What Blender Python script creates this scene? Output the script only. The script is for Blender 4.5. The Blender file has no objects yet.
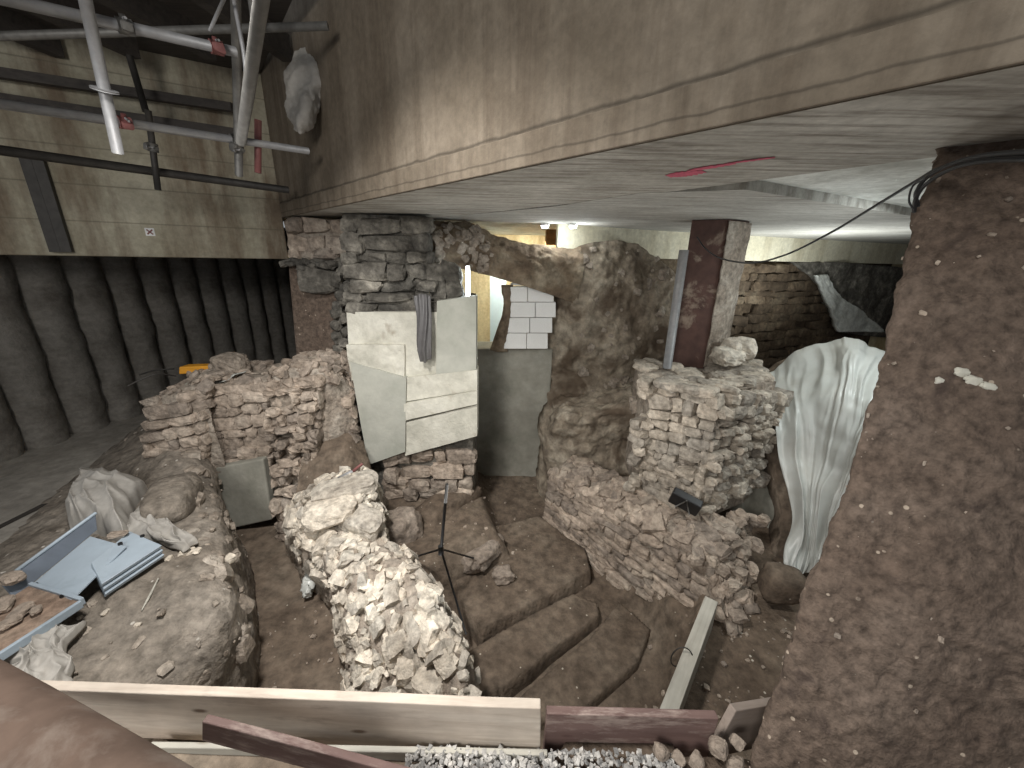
import bpy, math, random
import numpy as np
from mathutils import Vector, Matrix

# ------------------------------------------------------------------ camera, world, lights
S = bpy.context.scene
COL = S.collection
FPX = 386.0
PITCH, ROLL = math.radians(17.7), math.radians(1.0)
FW = np.array([0, math.cos(PITCH), -math.sin(PITCH)])
U0 = np.array([0, math.sin(PITCH), math.cos(PITCH)])
R0 = np.array([1.0, 0, 0])
RT = math.cos(ROLL)*R0 + math.sin(ROLL)*U0
UP = math.cos(ROLL)*U0 - math.sin(ROLL)*R0
CP = np.array([0, 0, 1.6])
cd = bpy.data.cameras.new('camera'); cam = bpy.data.objects.new('camera', cd); COL.objects.link(cam)
cd.sensor_width = 36; cd.lens = 36*FPX/1024; cd.clip_start = 0.02; cd.clip_end = 100
cam.matrix_world = Matrix(((RT[0], UP[0], -FW[0], CP[0]), (RT[1], UP[1], -FW[1], CP[1]), (RT[2], UP[2], -FW[2], CP[2]), (0, 0, 0, 1)))
S.camera = cam
S.view_settings.view_transform = 'Standard'; S.view_settings.look = 'None'
S.view_settings.gamma = 1; S.view_settings.use_curve_mapping = False
S.view_settings.exposure = 0.36

w = bpy.data.worlds.new('world'); S.world = w; w.use_nodes = True
bg = w.node_tree.nodes['Background']; bg.inputs[0].default_value = (0.9, 0.95, 1, 1); bg.inputs[1].default_value = 0.29

def light(kind, loc, energy, color, size=0.3, target=None, sizey=None, spot=None):
    l = bpy.data.lights.new('lamp', kind); l.energy = energy; l.color = color
    if kind == 'AREA':
        l.size = size
        if sizey: l.shape = 'RECTANGLE'; l.size_y = sizey
    else: l.shadow_soft_size = size
    o = bpy.data.objects.new('lamp', l); COL.objects.link(o); o.location = loc
    if target is not None:
        o.rotation_euler = (Vector(target)-Vector(loc)).to_track_quat('-Z', 'Y').to_euler()
    return o
light('AREA', (-1.6, -1.7, 2.6), 84, (1, 0.97, 0.92), 1.1, (0.2, 3.0, -0.6))      # work lamps over the walkway
key = light('AREA', (-1.15, 1.2, 2.95), 52, (1, 0.97, 0.93), 0.4, (-0.8, 2.4, -1.0)); key.data.spread = 2.0
light('AREA', (2.9, 2.6, 1.85), 16, (0.93, 1, 1), 0.5, (2.2, 3.2, -0.3))            # strip lamp behind the earth pillar
light('AREA', (0.3, 6.4, 1.9), 70, (1, 0.95, 0.78), 1.2, (0.3, 7.0, 0.0))           # lit room behind
light('AREA', (3.9, 5.0, 0.9), 30, (0.95, 1, 0.98), 0.6, (3.6, 5.4, 2.0))  # added upward fill brightening the pale fascia, no fixture there
light('AREA', (0.2, 2.6, -0.2), 11, (1, 0.98, 0.93), 1.3, (0.25, 2.7, 2.0))  # unseen fill added in the pit, aimed up to lift the soffit
light('AREA', (2.6, 2.9, 0.9), 3, (0.95, 1, 1), 0.6, (2.5, 2.8, 2.2))  # weak fill added under the slab to brighten it, not a fixture
light('POINT', (0.75, 4.55, 1.86), 2.5, (0.95, 1, 1), 0.03)
light('POINT', (0.40, 4.55, 1.86), 2.5, (0.95, 1, 1), 0.03)

# ------------------------------------------------------------------ helpers
def ray(x, y): return FW + (x-512)/FPX*RT + (384-y)/FPX*UP
def W(x, y, t): return CP + ray(x, y)*t                       # depth t along the view axis
def D(x, y, Y): r = ray(x, y); return CP + r*(Y/r[1])         # on the plane y = Y
def Z(x, y, z): r = ray(x, y); return CP + r*((z-1.6)/r[2])   # on the plane z
def V(x, y, a, b):                                            # on a vertical plane through a, b
    r = ray(x, y); n = np.array([b[1]-a[1], -(b[0]-a[0])]); t = (n@np.array(a[:2]))/(n@r[:2]); return CP + r*t

rng = np.random.default_rng(7); random.seed(7)
def _h(ix, iy, iz, s):
    n = (ix*374761393 + iy*668265263 + iz*2147483647 + s*974634777) & 0xffffffff
    n = ((n ^ (n >> 13))*1274126177) & 0xffffffff
    n = ((n ^ (n >> 16))*2246822519) & 0xffffffff
    return ((n ^ (n >> 15)) & 0xffff)/32767.5 - 1.0
def vnoise(p, s=0):
    i = np.floor(p).astype(np.int64); f = p-i; f = f*f*(3-2*f); o = 0
    for dx in (0, 1):
        for dy in (0, 1):
            for dz in (0, 1):
                wgt = (f[..., 0] if dx else 1-f[..., 0])*(f[..., 1] if dy else 1-f[..., 1])*(f[..., 2] if dz else 1-f[..., 2])
                o = o + wgt*_h(i[..., 0]+dx, i[..., 1]+dy, i[..., 2]+dz, s)
    return o
def fbm(p, scale=1.0, octv=4, s=0, gain=0.5):
    p = np.asarray(p, float)*scale; a = 1.0; o = 0; t = 0
    for k in range(octv):
        o = o + a*vnoise(p+17.3*k, s+k); t += a; a *= gain; p = p*2.03
    return o/t

ORG = {}
def tag(o, label=None, cat=None, group=None, kind=None):
    if label: o['label'] = label
    if cat: o['category'] = cat
    if group: o['group'] = group
    if kind: o['kind'] = kind
    return o
def thing(name, loc, label, cat, group=None):
    o = bpy.data.objects.new(name, None); COL.objects.link(o); o.location = tuple(map(float, loc)); o.empty_display_size = 0.1
    ORG[o.name] = np.array(loc, float); return tag(o, label, cat, group)
class MB:
    def __init__(s): s.v = []; s.f = []; s.n = 0; s.mi = []; s.sm = []
    def add(s, v, f, mi=0, sm=True):
        v = np.asarray(v, float).reshape(-1, 3)
        s.v.append(v); n = s.n
        for q in f: s.f.append([int(a)+n for a in q])
        s.mi += [mi]*len(f); s.sm += [sm]*len(f); s.n += len(v); return s
    def build(s, name, mats, parent=None, local=False, bevel=0):
        v = np.concatenate(s.v)
        if parent is not None: org = ORG[parent.name]
        elif local: org = np.zeros(3)
        else: org = np.array([(v[:, 0].min()+v[:, 0].max())/2, (v[:, 1].min()+v[:, 1].max())/2, v[:, 2].min()])
        me = bpy.data.meshes.new(name); me.from_pydata((v-(0 if local else org)).tolist(), [], s.f)
        if not isinstance(mats, (list, tuple)): mats = [mats]
        for m in mats: me.materials.append(m)
        me.polygons.foreach_set('material_index', s.mi); me.polygons.foreach_set('use_smooth', s.sm); me.update()
        o = bpy.data.objects.new(name, me); COL.objects.link(o)
        if parent is not None: o.parent = parent
        else: o.location = tuple(org)
        ORG[o.name] = org
        if bevel:
            b = o.modifiers.new('bevel', 'BEVEL'); b.width = bevel; b.segments = 2; b.limit_method = 'ANGLE'
        return o
BOXF = [(0, 3, 2, 1), (4, 5, 6, 7), (0, 1, 5, 4), (1, 2, 6, 5), (2, 3, 7, 6), (3, 0, 4, 7)]
def box8(mb, c, mi=0): return mb.add(c, BOXF, mi, False)      # four bottom corners, four top corners
def abox(mb, a, b, mi=0):
    x0, y0, z0 = a; x1, y1, z1 = b
    return box8(mb, [(x0, y0, z0), (x1, y0, z0), (x1, y1, z0), (x0, y1, z0), (x0, y0, z1), (x1, y0, z1), (x1, y1, z1), (x0, y1, z1)], mi)
def prism(mb, poly, z0, z1, mi=0):
    n = len(poly); a = sum(poly[i][0]*poly[(i+1) % n][1]-poly[(i+1) % n][0]*poly[i][1] for i in range(n))
    if a < 0: poly = poly[::-1]
    v = [(p[0], p[1], z0) for p in poly]+[(p[0], p[1], z1) for p in poly]
    f = [list(range(n))[::-1], list(range(n, 2*n))]+[(i, (i+1) % n, n+(i+1) % n, n+i) for i in range(n)]
    return mb.add(v, f, mi, False)
def slabq(mb, q, back, mi=0):                                 # a quad (bl, br, tr, tl seen from the front) with thickness
    q = [np.array(p, float) for p in q]; b = np.array(back, float)
    return box8(mb, [q[0], q[1], q[1]+b, q[0]+b, q[3], q[2], q[2]+b, q[3]+b], mi)
def catmull(P, n):
    P = np.asarray(P, float); m = len(P)
    if m == 2: t = np.linspace(0, 1, n)[:, None]; return P[0]*(1-t)+P[1]*t
    E = np.concatenate([[2*P[0]-P[1]], P, [2*P[-1]-P[-2]]]); o = []
    for t in np.linspace(0, m-1, n):
        i = min(int(t), m-2); u = t-i; a, b, c, d = E[i:i+4]
        o.append(0.5*((2*b)+(c-a)*u+(2*a-5*b+4*c-d)*u*u+(-a+3*b-3*c+d)*u**3))
    return np.array(o)
def tube(mb, P, r, seg=12, n=None, mi=0, caps=True):
    P = catmull(P, n or (2 if len(P) == 2 else len(P)*6)); m = len(P)
    r = np.broadcast_to(np.asarray(r, float), (m,)) if np.ndim(r) == 0 else np.interp(np.linspace(0, 1, m), np.linspace(0, 1, len(r)), r)
    T = np.gradient(P, axis=0); T /= np.linalg.norm(T, axis=1)[:, None]+1e-12
    up = np.array([0, 0, 1.0]) if abs(T[0][2]) < 0.9 else np.array([1.0, 0, 0])
    V_ = []; 
    for i in range(m):
        a = np.cross(T[i], up); a /= np.linalg.norm(a)+1e-12; b = np.cross(T[i], a); up = -b if i == 0 and False else up
        for k in range(seg):
            g = 2*math.pi*k/seg; V_.append(P[i]+r[i]*(math.cos(g)*a+math.sin(g)*b))
    F = [(i*seg+k, i*seg+(k+1) % seg, (i+1)*seg+(k+1) % seg, (i+1)*seg+k) for i in range(m-1) for k in range(seg)]
    mb.add(V_, F, mi, True)
    if caps: mb.f.append([mb.n-m*seg+k for k in range(seg)]); mb.f.append([mb.n-seg+k for k in range(seg)][::-1]); mb.mi += [mi]*2; mb.sm += [False]*2
    return mb
def grid(C, nu, nv):                                          # smooth a control net C[rows][cols]
    C = np.asarray(C, float); A = np.stack([catmull(r, nu) for r in C]); return np.stack([catmull(A[:, j], nv) for j in range(nu)], 1)
def gnormal(G):
    du = np.gradient(G, axis=1); dv = np.gradient(G, axis=0); n = np.cross(du, dv)
    return n/(np.linalg.norm(n, axis=2)[..., None]+1e-12)
def displace(G, fn): return G+gnormal(G)*fn(G)[..., None]
def addgrid(mb, G, back=None, mi=0, sm=True):                 # grid sheet, closed with a back copy when asked
    r, c, _ = G.shape; f = [(i*c+j, i*c+j+1, (i+1)*c+j+1, (i+1)*c+j) for i in range(r-1) for j in range(c-1)]
    if back is None: return mb.add(G.reshape(-1, 3), f, mi, sm)
    B = G+np.array(back, float) if np.ndim(back) < 3 else back
    v = np.concatenate([G.reshape(-1, 3), B.reshape(-1, 3)]); N = r*c
    f += [tuple(N+a for a in q[::-1]) for q in list(f)]
    for i in range(r-1):
        f.append((i*c, (i+1)*c, N+(i+1)*c, N+i*c)); k = c-1; f.append(((i+1)*c+k, i*c+k, N+i*c+k, N+(i+1)*c+k))
    for j in range(c-1):
        f.append((j+1, j, N+j, N+j+1)); k = (r-1)*c; f.append((k+j, k+j+1, N+k+j+1, N+k+j))
    return mb.add(v, f, mi, sm)
def cube_t(n, p):                                             # rounded-cube template
    vs = {}; V_ = []; F = []
    def g(q):
        k = tuple(q)
        if k not in vs: vs[k] = len(V_); V_.append(q)
        return vs[k]
    for ax in range(3):
        for sgn in (-1, 1):
            for i in range(n):
                for j in range(n):
                    q = []
                    for (a, b) in ((i, j), (i+1, j), (i+1, j+1), (i, j+1)):
                        c = [0, 0, 0]; c[ax] = sgn*n; c[(ax+1) % 3] = 2*a-n; c[(ax+2) % 3] = 2*b-n; q.append(g(tuple(c)))
                    F.append(q if sgn > 0 else q[::-1])
    V_ = np.array(V_, float)/n
    V_ = V_/(np.sum(np.abs(V_)**p, axis=1)**(1/p))[:, None]
    return V_, F
T3 = cube_t(3, 5); T2 = cube_t(2, 5); T4 = cube_t(5, 4)
def stone(mb, c, ax, jit=0.10, tpl=T3, mi=0, sm=False):       # ax: three half-axis vectors (rows)
    v, f = tpl; v = v*(1+0.0*v); n = len(v)
    lo = rng.normal(0, 1, (3, 3))*0.10; v = v + (v@lo)*0.8 + rng.uniform(-jit, jit, (n, 3))
    tap = 1+rng.uniform(-0.22, 0.22)*v[:, :1]; v = v*np.concatenate([np.ones_like(tap), tap, tap], 1)
    mb.add(np.asarray(c)+v@np.asarray(ax), f, mi, sm)
def randax(a, b, c, flat=0.4):
    q = Matrix.Rotation(random.uniform(0, 6.28), 3, 'Z') @ Matrix.Rotation(random.uniform(-flat, flat), 3, 'X') @ Matrix.Rotation(random.uniform(-flat, flat), 3, 'Y')
    q = np.array(q).T; return q*np.array([[a], [b], [c]])
def masonry(mb, q, rows, length, depth=0.06, proud=0.03, skip=0.03, jit=0.09, wav=0.02, seed=0, mi=0):
    bl, br, tr, tl = [np.array(p, float) for p in q]; H = (np.linalg.norm(tl-bl)+np.linalg.norm(tr-br))/2
    n = np.cross(br-bl, tl-bl); n /= np.linalg.norm(n)
    hs = rng.uniform(0.65, 1.35, rows); hs /= hs.sum(); v = 0
    for h in hs:
        vm = v+h/2; a = bl+(tl-bl)*vm; b = br+(tr-br)*vm; L = np.linalg.norm(b-a); eu = (b-a)/L
        ev = (tl-bl)+(tr-br); ev = ev-eu*(ev@eu); ev /= np.linalg.norm(ev); x = -rng.uniform(0, length*0.6)
        while x < L:
            l = length*rng.uniform(0.45, 1.5)
            x0, x1 = max(x, 0), min(x+l, L)
            if x1-x0 > length*0.2 and rng.random() > skip:
                c = a+eu*(x0+x1)/2+n*(rng.uniform(-proud, proud)-depth*0.55)+ev*wav*math.sin(x*2.1+vm*9+seed)
                rot = rng.uniform(-0.07, 0.07); e1 = eu*math.cos(rot)+ev*math.sin(rot); e2 = ev*math.cos(rot)-eu*math.sin(rot)
                stone(mb, c, [e1*(x1-x0)*0.52, n*depth*-1, e2*-h*H*0.53*-1], jit, T3, mi)
            x += l
        v += h
    return mb
def inpoly(px, py, poly):
    ins = np.zeros(px.shape, bool); n = len(poly)
    for i in range(n):
        (x0, y0), (x1, y1) = poly[i], poly[(i+1) % n]
        c = ((y0 > py) != (y1 > py)) & (px < (x1-x0)*(py-y0)/((y1-y0) if y1 != y0 else 1e-9)+x0); ins ^= c
    return ins
def sdpoly(px, py, poly):
    d = np.full(px.shape, 1e9); n = len(poly)
    for i in range(n):
        (x0, y0), (x1, y1) = poly[i], poly[(i+1) % n]; ex, ey = x1-x0, y1-y0
        t = np.clip(((px-x0)*ex+(py-y0)*ey)/(ex*ex+ey*ey+1e-12), 0, 1); d = np.minimum(d, np.hypot(px-x0-t*ex, py-y0-t*ey))
    return np.where(inpoly(px, py, poly), -d, d)

# ------------------------------------------------------------------ materials
def nt(name):
    m = bpy.data.materials.new(name); m.use_nodes = True; t = m.node_tree; b = t.nodes['Principled BSDF']; return m, t, b
def N(t, typ, **kw):
    n = t.nodes.new(typ)
    for k, v in kw.items():
        if k in n.inputs: n.inputs[k].default_value = v
        else: setattr(n, k, v)
    return n
def ramp(t, src, stops, interp='LINEAR'):
    r = t.nodes.new('ShaderNodeValToRGB'); r.color_ramp.interpolation = interp
    while len(r.color_ramp.elements) < len(stops): r.color_ramp.elements.new(0.5)
    for e, (p, c) in zip(r.color_ramp.elements, stops):
        e.position = p; e.color = (*c, 1) if len(c) == 3 else c
    t.links.new(src, r.inputs[0]); return r.outputs[0]
def mixc(t, fac, a, b, mode='MIX'):
    m = t.nodes.new('ShaderNodeMix'); m.data_type = 'RGBA'; m.blend_type = mode
    for s, i in ((fac, 0), (a, 6), (b, 7)):
        if isinstance(s, (int, float)): m.inputs[i].default_value = s
        elif isinstance(s, tuple): m.inputs[i].default_value = (*s, 1)
        else: t.links.new(s, m.inputs[i])
    return m.outputs[2]
def coords(t, sc=(1, 1, 1), rot=(0, 0, 0)):
    tc = t.nodes.new('ShaderNodeTexCoord'); mp = t.nodes.new('ShaderNodeMapping'); mp.inputs['Scale'].default_value = sc; mp.inputs['Rotation'].default_value = rot
    t.links.new(tc.outputs['Object'], mp.inputs[0]); return mp.outputs[0]
def noise(t, vec, scale, detail=5, rough=0.55, dist=0):
    n = N(t, 'ShaderNodeTexNoise', Scale=scale, Detail=detail, Roughness=rough, Distortion=dist); t.links.new(vec, n.inputs['Vector']); return n.outputs['Fac']
def rocky(name, cols, s1=2.0, s2=14.0, bump=0.5, bs=30.0, rough=0.9, speck=None, island=0.0, sc=(1, 1, 1), patch=None, spec=0.25, bdist=0.02, fine=1.0):
    m, t, b = nt(name); v = coords(t, sc); a = noise(t, v, s1, 6, 0.6, 0.3); c = noise(t, v, s2, 5, 0.65)
    n = len(cols); big = ramp(t, a, [(0.28+0.44*i/(n-1), cols[i]) for i in range(n)])
    col = mixc(t, 1.0, big, ramp(t, c, [(0.3, (1-0.5*fine,)*3), (0.72, (1+0.45*fine,)*3)]), 'MULTIPLY')
    if island:
        g = t.nodes.new('ShaderNodeNewGeometry'); k = ramp(t, g.outputs['Random Per Island'], [(0, (1-island,)*3), (0.5, (1, 0.98, 0.95)), (1, (1+island, 1+island*0.9, 1+island*0.75))])
        col = mixc(t, 1.0, col, k, 'MULTIPLY')
    if patch:                                                # (colour, scale, low, high)
        p = noise(t, v, patch[1], 4, 0.6, 0.5); col = mixc(t, ramp(t, p, [(patch[2], (0,)*3), (patch[3], (1,)*3)]), col, patch[0])
    if speck:                                                # (colour, scale, radius, density)
        vo = N(t, 'ShaderNodeTexVoronoi', Scale=speck[1]); t.links.new(v, vo.inputs['Vector'])
        a1 = ramp(t, vo.outputs['Distance'], [(speck[2], (1,)*3), (speck[2]+0.06, (0,)*3)])
        sx = t.nodes.new('ShaderNodeSeparateColor'); t.links.new(vo.outputs['Color'], sx.inputs[0])
        a2 = ramp(t, sx.outputs[0], [(1-speck[3]-0.01, (0,)*3), (1-speck[3], (1,)*3)])
        col = mixc(t, mixc(t, 1.0, a1, a2, 'MULTIPLY'), col, speck[0])
    t.links.new(col, b.inputs['Base Color']); b.inputs['Roughness'].default_value = rough; b.inputs['Specular IOR Level'].default_value = spec
    h1 = noise(t, v, bs, 6, 0.7); h2 = noise(t, v, bs*0.25, 4, 0.6)
    ad = N(t, 'ShaderNodeMath', operation='MULTIPLY_ADD'); t.links.new(h2, ad.inputs[0]); ad.inputs[1].default_value = 1.6; t.links.new(h1, ad.inputs[2])
    bp = N(t, 'ShaderNodeBump', Strength=bump, Distance=bdist); t.links.new(ad.outputs[0], bp.inputs['Height']); t.links.new(bp.outputs[0], b.inputs['Normal'])
    return m
def concrete(name, c0, c1, stain, streak=(5, 5, 0.5), boards=0.0, boarddir=(0, 0, 0), line=None, bump=0.25, extra=None, rot=(0, 0, 0)):
    m, t, b = nt(name); v = coords(t, (1, 1, 1), rot); vs = coords(t, streak, rot)
    a = noise(t, v, 1.6, 6, 0.6, 0.4); s = noise(t, vs, 1.0, 6, 0.65); f = noise(t, v, 22, 5, 0.7)
    col = ramp(t, a, [(0.3, c0), (0.7, c1)]); col = mixc(t, ramp(t, s, [(0.44, (0,)*3), (0.66, (0.9,)*3)]), col, stain)
    col = mixc(t, 1.0, col, ramp(t, f, [(0.2, (0.72,)*3), (0.8, (1.2,)*3)]), 'MULTIPLY')
    if boards:
        sp = t.nodes.new('ShaderNodeSeparateXYZ'); t.links.new(coords(t), sp.inputs[0])
        ml = N(t, 'ShaderNodeMath', operation='MULTIPLY'); t.links.new(sp.outputs[2], ml.inputs[0]); ml.inputs[1].default_value = boards
        fr = N(t, 'ShaderNodeMath', operation='FRACT'); t.links.new(ml.outputs[0], fr.inputs[0])
        col = mixc(t, ramp(t, fr.outputs[0], [(0.0, (0.6,)*3), (0.03, (0,)*3), (0.97, (0,)*3), (1, (0.6,)*3)]), col, tuple(x*0.4 for x in c0))
    if line:                                                 # a darker line along the formwork joint, by height
        sp = t.nodes.new('ShaderNodeSeparateXYZ'); t.links.new(coords(t), sp.inputs[0])
        wob = N(t, 'ShaderNodeMath', operation='MULTIPLY_ADD'); t.links.new(noise(t, v, 6, 4), wob.inputs[0]); wob.inputs[1].default_value = 0.03; t.links.new(sp.outputs[2], wob.inputs[2])
        for (z, wd) in line:
            k = ramp(t, wob.outputs[0], [(0, (0,)*3), (max(z-wd, 0)+0.0, (0,)*3), (z, (0.75,)*3), (z+wd, (0,)*3)])
            col = mixc(t, k, col, tuple(x*0.25 for x in c0))
    if extra: col = extra(t, v, col)
    t.links.new(col, b.inputs['Base Color']); b.inputs['Roughness'].default_value = 0.85; b.inputs['Specular IOR Level'].default_value = 0.3
    bp = N(t, 'ShaderNodeBump', Strength=bump, Distance=0.02)
    h = N(t, 'ShaderNodeMath', operation='ADD'); t.links.new(f, h.inputs[0]); t.links.new(s, h.inputs[1]); t.links.new(h.outputs[0], bp.inputs['Height']); t.links.new(bp.outputs[0], b.inputs['Normal'])
    return m
def plain(name, col, rough=0.5, metal=0.0, var=0.25, scale=12, dirt=None, bump=0.1, spec=0.5):
    m, t, b = nt(name); v = coords(t); a = noise(t, v, scale, 5, 0.6)
    c = mixc(t, 1.0, col, ramp(t, a, [(0.25, (1-var,)*3), (0.75, (1+var,)*3)]), 'MULTIPLY')
    if dirt: c = mixc(t, ramp(t, noise(t, v, dirt[1], 6, 0.65, 0.4), [(dirt[2], (0,)*3), (dirt[3], (1,)*3)]), c, dirt[0])
    t.links.new(c, b.inputs['Base Color']); b.inputs['Roughness'].default_value = rough; b.inputs['Metallic'].default_value = metal; b.inputs['Specular IOR Level'].default_value = spec
    bp = N(t, 'ShaderNodeBump', Strength=bump, Distance=0.01); t.links.new(a, bp.inputs['Height']); t.links.new(bp.outputs[0], b.inputs['Normal'])
    return m
def glow(name, col, s):
    m, t, b = nt(name); b.inputs['Emission Color'].default_value = (*col, 1); b.inputs['Emission Strength'].default_value = s; b.inputs['Base Color'].default_value = (*col, 1); return m
def wood(name, c0, c1, knots, dirt=None):
    m, t, b = nt(name); v = coords(t, (1.2, 14, 14)); g = noise(t, v, 2.2, 6, 0.6, 0.8); v2 = coords(t); k = noise(t, v2, 3, 4, 0.6)
    c = ramp(t, g, [(0.3, c0), (0.7, c1)]); c = mixc(t, 1.0, c, ramp(t, k, [(0.3, (0.75,)*3), (0.7, (1.15,)*3)]), 'MULTIPLY')
    vo = N(t, 'ShaderNodeTexVoronoi', Scale=1.0); t.links.new(coords(t, (3.2, 9, 9)), vo.inputs['Vector'])
    c = mixc(t, ramp(t, vo.outputs['Distance'], [(0.05, (0.9,)*3), (0.12, (0,)*3)]), c, knots)
    if dirt: c = mixc(t, ramp(t, noise(t, coords(t, (2, 8, 8)), 1.5, 6, 0.7), [(dirt[1], (0,)*3), (dirt[2], (1,)*3)]), c, dirt[0])
    t.links.new(c, b.inputs['Base Color']); b.inputs['Roughness'].default_value = 0.75
    bp = N(t, 'ShaderNodeBump', Strength=0.3, Distance=0.005); t.links.new(g, bp.inputs['Height']); t.links.new(bp.outputs[0], b.inputs['Normal'])
    return m
M = {}
M['earth'] = rocky('earth', [(0.10, 0.072, 0.052), (0.16, 0.12, 0.088), (0.23, 0.185, 0.14)], 1.4, 12, 0.6, 35, speck=((0.55, 0.5, 0.42), 26, 0.16, 0.07))
M['pit_earth'] = rocky('pit_earth', [(0.095, 0.070, 0.051), (0.15, 0.115, 0.086), (0.22, 0.178, 0.136)], 1.8, 11, 0.5, 30, speck=((0.45, 0.4, 0.33), 22, 0.13, 0.05))
M['mound'] = rocky('mound', [(0.155, 0.13, 0.105), (0.215, 0.185, 0.152), (0.29, 0.255, 0.215)], 2.2, 14, 0.8, 26, speck=((0.6, 0.56, 0.5), 17, 0.18, 0.08))
M['balk'] = rocky('balk', [(0.115, 0.083, 0.064), (0.145, 0.108, 0.084), (0.18, 0.138, 0.11)], 3.4, 30, 0.8, 34, speck=((0.46, 0.38, 0.30), 30, 0.17, 0.08), bdist=0.014, patch=((0.075, 0.055, 0.045), 9, 0.6, 0.72))
M['rubble'] = rocky('rubble', [(0.36, 0.315, 0.26), (0.56, 0.51, 0.44), (0.72, 0.68, 0.60)], 3.0, 18, 0.7, 28, island=0.28)
M['rubble_tan'] = rocky('rubble_tan', [(0.22, 0.18, 0.145), (0.36, 0.30, 0.25), (0.50, 0.44, 0.37)], 3.0, 18, 0.7, 28, island=0.28)
M['rubble_pink'] = rocky('rubble_pink', [(0.22, 0.18, 0.145), (0.36, 0.30, 0.25), (0.50, 0.435, 0.37)], 2.5, 18, 0.7, 28, island=0.22)
M['rubble_pale'] = rocky('rubble_pale', [(0.27, 0.235, 0.195), (0.42, 0.375, 0.32), (0.56, 0.515, 0.45)], 3.0, 18, 0.7, 28, island=0.28)
M['mortar'] = rocky('mortar', [(0.20, 0.16, 0.125), (0.33, 0.28, 0.23), (0.46, 0.41, 0.35)], 4, 20, 0.9, 30)
M['dark_stone'] = rocky('dark_stone', [(0.07, 0.065, 0.058), (0.145, 0.137, 0.122), (0.36, 0.34, 0.30)], 5, 18, 0.8, 26, island=0.3)
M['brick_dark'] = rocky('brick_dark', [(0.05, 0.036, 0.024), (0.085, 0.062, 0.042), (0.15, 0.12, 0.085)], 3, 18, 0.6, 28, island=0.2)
M['plaster'] = rocky('plaster', [(0.40, 0.39, 0.33), (0.60, 0.58, 0.50), (0.70, 0.68, 0.60)], 3, 14, 0.35, 30, patch=((0.42, 0.38, 0.31), 5, 0.6, 0.75), fine=.22)
M['casing'] = rocky('casing', [(0.33, 0.34, 0.29), (0.42, 0.42, 0.37), (0.48, 0.48, 0.42)], 2.2, 10, 0.15, 30, fine=.15)
M['render_grey'] = rocky('render_grey', [(0.20, 0.20, 0.165), (0.28, 0.27, 0.23), (0.35, 0.345, 0.30)], 2.0, 10, 0.2, 26, fine=.3)
M['back_mass'] = rocky('back_mass', [(0.13, 0.10, 0.075), (0.28, 0.235, 0.18), (0.46, 0.41, 0.33)], 2.4, 9, 0.9, 16, patch=((0.11, 0.082, 0.058), 1.6, 0.5, 0.62))
M['arch_earth'] = rocky('arch_earth', [(0.10, 0.07, 0.05), (0.19, 0.145, 0.10), (0.30, 0.255, 0.19)], 3, 11, 0.8, 18)
M['concrete_floor'] = rocky('concrete_floor', [(0.25, 0.23, 0.20), (0.33, 0.305, 0.27), (0.39, 0.365, 0.32)], 1.2, 10, 0.25, 24, fine=.5)
def redmark(t, v, col):
    return col
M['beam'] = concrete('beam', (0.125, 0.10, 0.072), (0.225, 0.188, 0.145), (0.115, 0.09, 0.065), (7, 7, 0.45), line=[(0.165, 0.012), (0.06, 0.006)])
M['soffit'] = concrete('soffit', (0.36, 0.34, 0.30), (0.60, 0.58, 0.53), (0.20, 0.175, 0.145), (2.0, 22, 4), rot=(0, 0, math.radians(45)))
M['soffit_far'] = concrete('soffit_far', (0.40, 0.39, 0.36), (0.56, 0.55, 0.51), (0.27, 0.25, 0.22), (1.5, 22, 4), rot=(0, 0, math.radians(-27)))
M['slab'] = concrete('slab', (0.72, 0.74, 0.70), (0.84, 0.86, 0.82), (0.42, 0.42, 0.38), (2, 2, 2))
M['side_beam'] = concrete('side_beam', (0.30, 0.27, 0.195), (0.50, 0.465, 0.365), (0.17, 0.125, 0.085), (4, 4, 0.7), boards=3.3)
M['fascia'] = concrete('fascia', (0.62, 0.58, 0.44), (0.74, 0.71, 0.58), (0.45, 0.40, 0.28), (3, 3, 0.5))
M['yellow_wall'] = concrete('yellow_wall', (0.60, 0.50, 0.30), (0.78, 0.70, 0.48), (0.45, 0.33, 0.18), (3, 3, 0.8))
M['pile'] = concrete('pile', (0.20, 0.185, 0.165), (0.31, 0.29, 0.26), (0.14, 0.125, 0.108), (3, 3, 5), bump=0.6)
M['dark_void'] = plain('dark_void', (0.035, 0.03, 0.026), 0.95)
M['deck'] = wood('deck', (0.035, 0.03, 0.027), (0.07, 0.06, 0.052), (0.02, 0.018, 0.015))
M['galv'] = plain('galv', (0.27, 0.27, 0.275), 0.5, 0.25, 0.2, 20, dirt=((0.30, 0.29, 0.28), 7, 0.52, 0.7))
M['galv_dark'] = plain('galv_dark', (0.17, 0.165, 0.155), 0.55, 0.4, 0.3, 20)
M['steel_black'] = plain('steel_black', (0.05, 0.046, 0.042), 0.6, 0.3, 0.3, 20)
M['rust'] = plain('rust', (0.085, 0.045, 0.036), 0.85, 0.05, 0.4, 8, dirt=((0.26, 0.20, 0.155), 3.0, 0.56, 0.64), bump=0.4)
M['rust_orange'] = plain('rust_orange', (0.30, 0.16, 0.06), 0.85, 0.1, 0.5, 12, bump=0.4)
M['brown_pipe'] = plain('brown_pipe', (0.105, 0.074, 0.058), 0.9, 0.0, 0.3, 6, dirt=((0.15, 0.12, 0.10), 4, 0.5, 0.66), bump=0.5, spec=0.1)
M['red_paint'] = plain('red_paint', (0.22, 0.085, 0.08), 0.6, 0, 0.3)
M['tarp'] = plain('tarp', (0.50, 0.51, 0.48), 0.38, 0, 0.08, 5, dirt=((0.45, 0.44, 0.40), 2.5, 0.5, 0.75), spec=0.6)
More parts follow.
